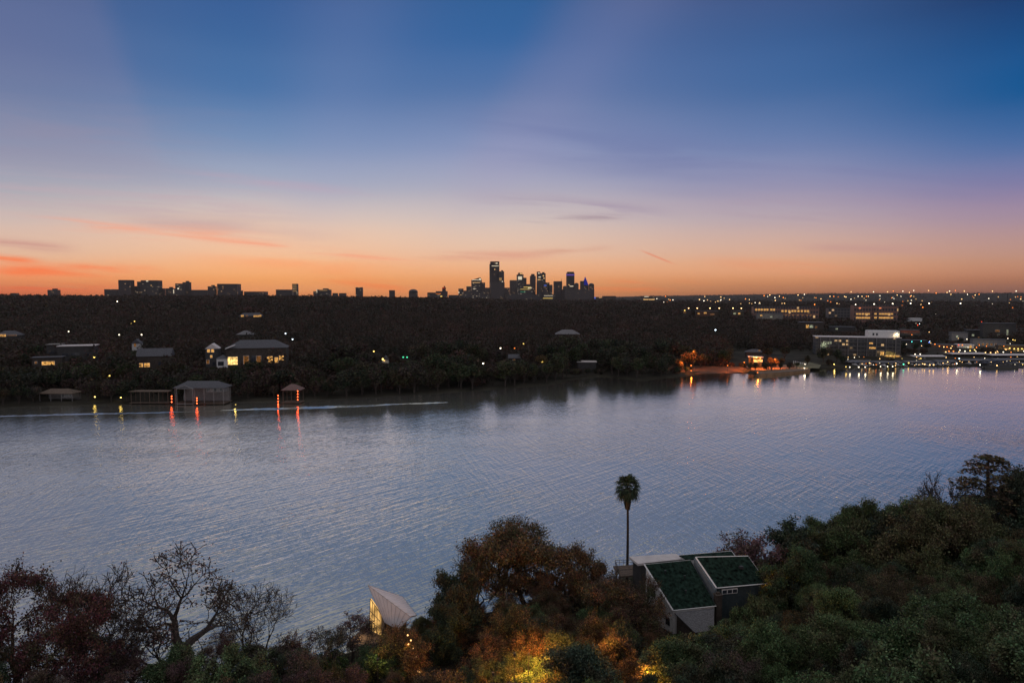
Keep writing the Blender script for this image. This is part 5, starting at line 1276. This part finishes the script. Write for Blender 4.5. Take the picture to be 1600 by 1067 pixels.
# individually recognisable trees of the near bank
hero('oak', 287, 872, 104, 'plum', 'big spreading bare oak with forked trunk standing in front of the lake on the left', 1.15, 'oak_tree', 0, 1.0)
hero('brown', 22, 896, 100, 'red', 'red leaved tree at the left picture edge', .9, 'red_leaved_tree', 0)
hero('brown', 58, 916, 97, 'red', 'second red leaved tree, just right of the one at the left edge', .8, 'red_leaved_tree', 1)
hero('bare', 98, 893, 104, 'grey', 'thin bare tree between the red leaved trees and the forked bare tree', .75, 'bare_tree', 0)
hero('bare', 141, 891, 101, 'plum', 'bare tree with many upright twigs left of the big oak', .95, 'bare_tree', 1)
hero('bare', 203, 922, 103, 'grey', 'thin leaning bare tree directly left of the big oak', .9, 'bare_tree', 0, 2.2)
hero('bare', 383, 912, 106, 'grey', 'fine twigged bare tree directly right of the big oak', .85, 'bare_tree', 1, .6)
hero('bare', 407, 914, 108, 'plum', 'second fine twigged bare tree right of the big oak', .9, 'bare_tree', 0, 4.0)
hero('sparse', 474, 972, 103, 'plum', 'rounded purplish tree right of the two fine twigged bare trees', 1.2, 'tree', 0)
hero('sparse', 548, 966, 106, 'plum', 'low bare thicket tree left of the glowing pavilion', 1.2, 'tree', 1)
hero('sparse', 519, 987, 101, 'grey', 'grey bare shrubby tree in the gap before the pavilion', 1.0, 'tree', 1)
hero('dense', 688, 884, 113, 'dark', 'dark evergreen tree with big leaves right of the folded pavilion roof', .72, 'evergreen_tree', 0)
hero('brown', 783, 822, 122, 'orange', 'large orange brown tree with the highest top left of the palm', 1.15, 'autumn_tree', 0, 2.0)
hero('sparse', 748, 850, 119, 'orange', 'thin orange tree with bare drooping limbs at the left of the large orange brown tree', 1.0, 'autumn_tree', 0)
hero('brown', 822, 835, 121, 'brown', 'brown tree joined to the right of the large orange brown tree', .95, 'autumn_tree', 1)
hero('sparse', 868, 846, 122, 'brown', 'loose brown tree right of the orange brown pair', .95, 'autumn_tree', 1)
hero('brown', 905, 853, 121, 'rust', 'reddish open tree two crowns left of the palm', .85, 'autumn_tree', 0)
hero('sparse', 935, 880, 119, 'brown', 'small reddish tree just left of the deck railing', 1.0, 'autumn_tree', 0)
hero('brown', 970, 904, 112, 'rust', 'rust coloured tree below the deck and palm', .75, 'autumn_tree', 1)
hero('brown', 955, 908, 108, 'rust', 'broad rust tree left of the green roofed house', 1.1, 'autumn_tree', 0)
hero('multi', 1187, 838, 131, 'plum', 'round leafless tree behind the right end of the green roofs', 1.25, 'bare_tree', 0)
hero('sparse', 1176, 846, 133, 'plum', 'second leafless tree behind the right end of the green roofs', .8, 'bare_tree', 1)
hero('green', 1227, 858, 118, 'green', 'rounded green tree right of the green roofed house', .85, 'green_tree', 0)
hero('dense', 1278, 812, 132, 'dark', 'dark spreading tree leaning over the lake at the left of the green slope', 1.05, 'green_tree', 1)
hero('green', 1316, 806, 134, 'green', 'green tree behind the leaning dark tree', 1.0, 'green_tree', 1)
hero('green', 1366, 777, 134, 'green', 'tall green tree with tufted top in the middle of the right slope', .75, 'green_tree', 2)
hero('dense', 1340, 800, 130, 'olive', 'olive tree left of the tufted green tree', .9, 'green_tree', 0)
hero('green', 1404, 800, 131, 'dark', 'lower dark tree between the tufted tree and the next green tops', .9, 'green_tree', 0)
hero('green', 1438, 779, 136, 'green', 'tall green tree right of the dip in the slope skyline', .8, 'green_tree', 2)
hero('green', 1462, 785, 133, 'olive', 'olive green tree below the thin bare twigs', .9, 'green_tree', 1)
hero('bare', 1497, 738, 132, 'grey', 'thin bare tree left of the dark layered conifer', .7, 'bare_tree', 1)
hero('bare', 1512, 748, 128, 'grey', 'second thin bare tree touching the dark layered conifer', .6, 'bare_tree', 0)
hero('conifer', 1546, 712, 130, 'brown', 'dark layered conifer, the tallest tree at the right', 1.5, 'conifer_tree', 0)
hero('green', 1582, 748, 128, 'dark', 'dark tree right of the layered conifer', .8, 'green_tree', 2)
hero('green', 1603, 730, 126, 'dark', 'dark tree at the right picture edge', .7, 'green_tree', 1)
hero('green', 1525, 790, 120, 'olive', 'round green tree below the layered conifer', 1.0, 'green_tree', 1)

for k_, u_, v_, y_, c_, l_ in (('bush', 1158, 950, 109, 'green', 'green bush against the dark front wall of the green roofed house'), ('bush', 1184, 934, 111, 'olive', 'olive bush at the right corner of the green roofed house')):
    hero(k_, u_, v_, y_, c_, l_, .5, 'bush', 0)
SIL = [(-200, 930), (0, 935), (60, 945), (100, 958), (150, 962), (200, 985), (250, 992), (300, 1000), (350, 985), (400, 975), (450, 992), (500, 1008), (560, 1002), (620, 985), (650, 955), (700, 925), (735, 885), (780, 862), (840, 862), (900, 880), (950, 905), (990, 920), (1030, 965), (1060, 985), (1110, 985), (1160, 950), (1200, 905), (1215, 885), (1250, 850), (1300, 835), (1340, 820), (1400, 812), (1440, 800), (1500, 790), (1560, 775), (1600, 765), (1800, 740)]
SU = np.array(SIL)


def near_tint(u, v):
    r = rt.random()
    if u < 430: return ('red', 'plum', 'brown', 'green', 'dark', 'grey', 'orange')[min(6, int(r * 7))]
    if u < 640: return ('plum', 'plum', 'green', 'dark', 'brown', 'grey')[min(5, int(r * 6))]
    if u < 1060: return ('brown', 'rust', 'olive', 'brown', 'orange', 'dark', 'green')[min(6, int(r * 7))] if v < 1000 else ('green', 'brown', 'dark', 'olive', 'plum')[min(4, int(r * 5))]
    return ('green', 'dark', 'green', 'olive', 'dark', 'brown', 'green', 'grey')[min(7, int(r * 8))]


spots = []
for tries in range(9000):
    if len(spots) >= 255: break
    y = rt.uniform(56, 160); u = rt.uniform(-60, 1660); x = (u - 800) / FPX * y * 1.03
    t = x / y; yn = float(np.interp(t, nT[:, 0], nT[:, 1]))
    if y > yn - 2: continue
    dmin_ = 2.9 + .016 * y
    if any((a - x) ** 2 + (b - y) ** 2 < dmin_ ** 2 for a, b, c in spots) or any((a - x) ** 2 + (b - y) ** 2 < 4.0 for a, b, c in planted[:37]): continue
    if blocked(x, y, 1.2): continue
    z = float(ground_h(x, y)); up_, vp = to_px(x, y, z)
    H_ = rt.uniform(5.5, 10.5); rad = H_ * .34
    ru = FPX * rad / y * .75
    vs = max(float(np.interp(u + k * ru, SU[:, 0], SU[:, 1])) for k in (-1, -.5, 0, .5, 1)) + rt.uniform(2, 26)
    zmax = min(at_y(u, vs, y)[2], float(max_top(x, y, rad)[0]))
    H_ = min(H_, zmax - z)
    if H_ < 2.6: continue
    if to_px(x, y, z + H_)[1] > 1110: continue
    spots.append((x, y, H_))
spots.sort(key=lambda s: s[1])
ZL = {0: 'leafless purple brown tree in the thicket at the lower left', 1: 'rust brown tree in the autumn wood between pavilion and green roofed house', 2: 'green leafy tree in the dark wood at the lower right', 3: 'red or brown leafy tree in the thicket at the lower left', 4: 'dark green tree in the wood below the orange autumn tops', 5: 'brown leaved tree in the dark wood at the lower right', 6: 'small leafy bush in the underwood of the near bank'}
for x, y, H_ in spots:
    u, v = to_px(x, y, float(ground_h(x, y)) + H_)
    tn = near_tint(u, v)
    if H_ < 4: kind, k = 'bush', 6
    elif u < 640:
        kind = rt.choice(['sparse', 'brown', 'bare', 'brown', 'green']) if tn not in ('green', 'dark') else rt.choice(['green', 'dense'])
        k = 0 if kind in ('sparse', 'bare') else 3
    elif u < 1060:
        kind = 'brown' if tn in ('brown', 'rust', 'orange', 'plum') else 'green'; kind = 'sparse' if rt.random() < .15 else kind; k = 1 if tn in ('brown', 'rust', 'orange', 'plum') else 4
    else:
        kind = rt.choice(['green', 'green', 'dense', 'dense']) if tn in ('green', 'dark', 'olive') else rt.choice(['sparse', 'brown']); k = 2 if tn in ('green', 'dark', 'olive') else 5
    plant(kind, x, y, H_, tn, ZL[k], ZL[k].replace(' tree ', ' trees ').replace(' bush ', ' bushes '), {6: 'bush'}.get(k, 'tree'), rt.uniform(.7, 1.1), None, cat='bush' if k == 6 else 'tree')
# underwood: ground cover clumps on the near slope
rng = np.random.default_rng(8)
n_ = 9000; yy = rng.uniform(50, 160, n_); uu = rng.uniform(-80, 1680, n_); xx = (uu - 800) / FPX * yy
ok = (yy < np.interp(xx / yy, nT[:, 0], nT[:, 1]) - 1.0) & ~blocked(xx, yy, -1.0); xx, yy = xx[ok], yy[ok]
P = []
for x, y in zip(xx, yy):
    k = 26; s = rng.uniform(.5, 1.3); d = rng.normal(size=(k, 3)) * V3(s * .7, s * .7, s * .4); d[:, 2] = np.abs(d[:, 2]); P.append(d + V3(x, y, 0))
P = np.concatenate(P); P[:, 2] += ground_h(P[:, 0], P[:, 1])
V, F = leaf_quads(P, .14, rng); tag(link('undergrowth', npmesh('undergrowth', V, F, UNDER)), kind='stuff')

# golden lit trees and their garden lamps near the bottom
def glow(u, v, y, P, c, label, h=1.8, st=3, r=.09, hide=True):
    q = at_y(u, v, y); gz = float(ground_h(q[0], q[1])); t_ = thing('garden_lamp', (q[0], q[1], gz), 0, label, 'garden lamp')
    h = max(.5, q[2] - gz); m_ = MB(); m_.tube([(0, 0, 0), (0, 0, h - .2)], .06, 5); m_.obj('pole', DARK, t_); m_ = MB(); m_.box(0, -.14, h - .14, .26, .04, .28); m_.box(0, 0, h + .14, .26, .3, .04); m_.obj('hiding_hood', DARK, t_)  # front plate added to hide the globe from view, light goes behind
    m_ = MB(); m_.ball((0, 0, h), r, 8, 5); m_.obj('lamp_globe', emat('garden_lamp_%g' % st, LCOL['yellow'], st), t_); lamp_light((0, .16, h), c, P, t_, r=.12); return t_


GOLD = (1, .40, .05)
glow(826, 1022, 86, 5500, GOLD, 'golden garden lamp glowing inside the trees at the bottom centre')
glow(860, 1016, 88, 2600, GOLD, 'golden garden lamp on the right inside the glowing bottom trees')
glow(804, 1022, 85, 2600, GOLD, 'small golden garden lamp on the left inside the glowing bottom trees')
glow(950, 992, 90, 900, GOLD, 'dim amber garden lamp right of the golden trees')
glow(1012, 1058, 78, 1200, GOLD, 'amber garden lamp at the bottom edge below the house')
glow(1200, 912, 118, 1800, GOLD, 'warm lamp shining at the right corner of the green roofed house')
glow(590, 1030, 96, 260, (1, .8, .2), 'yellow green garden lamp below the glowing pavilion')
glow(770, 1052, 84, 160, GOLD, 'faint amber lamp at the bottom left of the golden trees')
for i, (u, v) in enumerate(((637, 992), (642, 1000), (638, 1006), (645, 1013), (642, 1018), (650, 1026), (652, 1048), (655, 1050))):
    q = at_y(u, v, 99); gz = float(ground_h(q[0], q[1])); t_ = thing('path_light', (q[0], q[1], gz), 0, 'small amber path light in the steep row down to the pavilion', 'path light', 'path lights down to the pavilion')
    h = max(.6, q[2] - gz); m_ = MB(); m_.tube([(0, 0, 0), (0, 0, h)], .04, 4); m_.obj('pole', DARK, t_); m_ = MB(); m_.ball((0, 0, h), .13, 7, 5); m_.obj('lamp_globe', emat('path_lamp', (1, .55, .2), 2.2), t_)
    if i in (2, 7): lamp_light((0, -.3, h), GOLD, 90, t_)

# ------------------------------------------------------------------ far bank: single trees along the shore
FB = [blob_tree(s, n, 12, r, .42, 10, tf) for s, n, r, tf in ((101, 1500, 5.2, .2), (102, 1500, 6.0, .15), (103, 1200, 4.6, .25), (104, 1700, 6.4, .1))]
rf_ = random.Random(31)
ft = []
for tries in range(30000):
    if len(ft) >= 285: break
    u = rf_.uniform(-60, 1660); t = T_(u); yf = float(np.interp(t, fT[:, 0], fT[:, 1]))
    y = yf + 1.5 + 90 * rf_.random() ** 2.2; x = t * y
    if u > 1285 and rf_.random() < .75: continue
    if blocked(x, y, 1.5): continue
    if any((a - x) ** 2 + (b - y) ** 2 < 44 for a, b, _ in ft): continue
    H_ = (rf_.uniform(13, 20) if 520 < u < 1060 else rf_.uniform(9, 15)) if u < 1280 else rf_.uniform(6, 10); H_ *= 1 if (y - yf > 10 or 520 < u < 1060) else .8
    z = float(ground_h(x, y)); H_ = min(H_, float(max_top(x, y, H_ * .4)[0]) - z)
    if H_ < 2.5: continue
    ft.append((x, y, H_))
extra = [(1262, 566, 575, 9), (1287, 557, 602, 13), (1308, 556, 604, 12), (1316, 563, 590, 8), (1084, 540, 549, 15), (1074, 545, 553, 13), (1095, 545, 553, 12), (1064, 562, 534, 8), (1058, 558, 540, 9), (1212, 560, 556, 8), (1205, 560, 560, 8), (1222, 560, 562, 8), (1200, 546, 590, 13), (1226, 548, 600, 13), (1136, 556, 570, 12), (1432, 540, 700, 9), (1448, 545, 690, 9), (1412, 548, 690, 10), (1502, 529, 800, 8), (1536, 524, 800, 9), (1460, 530, 800, 10), (1352, 505, 1000, 12), (1400, 512, 950, 12), (848, 562, 512, 12)]
GLOW_TINT = {1084: 'orange', 1074: 'orange', 1095: 'orange', 1058: 'orange', 1205: 'orange', 1064: 'orange', 1212: 'orange', 848: 'yellow'}
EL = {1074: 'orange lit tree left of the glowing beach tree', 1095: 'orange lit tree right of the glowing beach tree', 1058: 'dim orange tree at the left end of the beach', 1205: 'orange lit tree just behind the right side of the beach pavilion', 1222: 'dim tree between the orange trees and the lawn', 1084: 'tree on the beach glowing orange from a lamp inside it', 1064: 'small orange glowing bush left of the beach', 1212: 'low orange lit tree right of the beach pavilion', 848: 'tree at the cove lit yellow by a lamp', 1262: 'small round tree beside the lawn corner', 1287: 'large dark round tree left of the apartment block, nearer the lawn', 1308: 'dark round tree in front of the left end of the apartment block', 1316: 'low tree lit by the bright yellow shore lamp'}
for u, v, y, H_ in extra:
    q = at_y(u, v, y); e_ = plant(FB, q[0], q[1], H_, GLOW_TINT.get(u, 'dark'), EL.get(u, 'dark tree standing among the lights of the town on the right'), None if u in EL else 'trees among the town lights', 'tree', 1.0)
    if u in GLOW_TINT:
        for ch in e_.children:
            if ch.name.startswith('crown'): ch.color = (.16, .10, .04, 1)  # lamp glow is also tinted into these crown colours
for x, y, H_ in ft:
    u, v = to_px(x, y, 5)
    zone = 'behind the boathouses on the left far shore' if u < 500 else ('in the dark wood of the middle far shore' if u < 1050 else ('in the dark wood around the beach' if u < 1285 else 'around the marina on the right'))
    tn = rf_.choice(['brown', 'dark', 'green', 'plum', 'dark', 'grey']) if u < 700 else rf_.choice(['dark', 'green', 'dark', 'olive', 'grey'])
    t_ = plant(FB, x, y, H_, tn, 'dark leafy tree ' + zone, 'dark leafy trees ' + zone, 'shore_tree', rf_.uniform(.9, 1.2))

# the woods behind them, one mass to the eye
rng = np.random.default_rng(9)


def wood(n, d0, d1, quads, size, Rm, name, H=(9, 15), dens=None):
    r = np.sqrt(rng.uniform(d0 ** 2, d1 ** 2, n)); a = rng.uniform(-R(42), R(42), n); x = r * np.sin(a); y = r * np.cos(a); t = x / y
    yf = np.interp(t, fT[:, 0], fT[:, 1]); u = 800 + FPX * t
    ok = (y > yf + 9 + rng.uniform(-5, 8, n)) & ~blocked(x, y, 2)
    if dens is not None: ok &= rng.random(n) < dens(u, r)
    x, y, r, u = x[ok], y[ok], r[ok], u[ok]; m = len(x)
    h = rng.uniform(*H, m); k_ = rng.uniform(.55, 1.5, m); h *= k_; Rc = k_ * rng.uniform(.85, 1.15, m) * Rm; z = ground_h(x, y)
    h = np.minimum(h, max_top(x, y, Rc) - z); ok = h > 2.5; x, y, h, Rc, z = x[ok], y[ok], h[ok], Rc[ok], z[ok]; m = len(x)
    tx = x.repeat(quads); ty = y.repeat(quads); hz_ = h.repeat(quads); Rr = Rc.repeat(quads); zz_ = z.repeat(quads)
    Rr = np.minimum(Rr, np.maximum(hz_ * .6, 2))
    d = rng.normal(size=(m * quads, 3)); d /= np.linalg.norm(d, axis=1)[:, None]; d *= (rng.uniform(.35, 1, m * quads) ** .5)[:, None]
    P = np.stack([tx + d[:, 0] * Rr, ty + d[:, 1] * Rr, zz_ + hz_ * .52 + d[:, 2] * hz_ * .47], 1)
    V, F = leaf_quads(P, np.minimum(size, hz_ * .3), rng, asp=.7)
    tag(link(name, npmesh(name, V, F, FOREST)), kind='stuff')


town = lambda u, r: np.where((u > 1285) & (r < 2600), .35, 1.0) * np.where((u > 1180) & (r > 1150) & (r < 1400), .6, 1)
wood(15500, 375, 1150, 80, .85, 5.6, 'woodland', dens=town)
wood(1500, 430, 1700, 150, 1.1, 8.0, 'woodland', H=(13, 19), dens=town)
wood(24000, 1150, 2700, 34, 2.2, 8.5, 'woodland', dens=town)
wood(14000, 2700, 5200, 16, 5.0, 15, 'woodland', H=(9, 14), dens=lambda u, r: np.where(u > 1000, .55, 1))
wood(9000, 5200, 11500, 8, 8, 34, 'woodland', H=(7, 11), dens=lambda u, r: np.where(u > 900, .7, .2))

# ------------------------------------------------------------------ evening haze
if HAZE:
    m_ = MB(); m_.box(0, 5600, -6, 22000, 12400, 230)
    hm = bpy.data.materials.new('evening_haze'); n, l = nt(hm); o = n.new('ShaderNodeOutputMaterial'); pv = n.new('ShaderNodeVolumePrincipled')
    pv.inputs['Color'].default_value = (.9, .82, .8, 1); pv.inputs['Density'].default_value = HAZE; pv.inputs['Anisotropy'].default_value = .2
    l.new(pv.outputs[0], o.inputs['Volume']); tag(m_.obj('haze', hm), kind='stuff'); SC.cycles.volume_bounces = 0
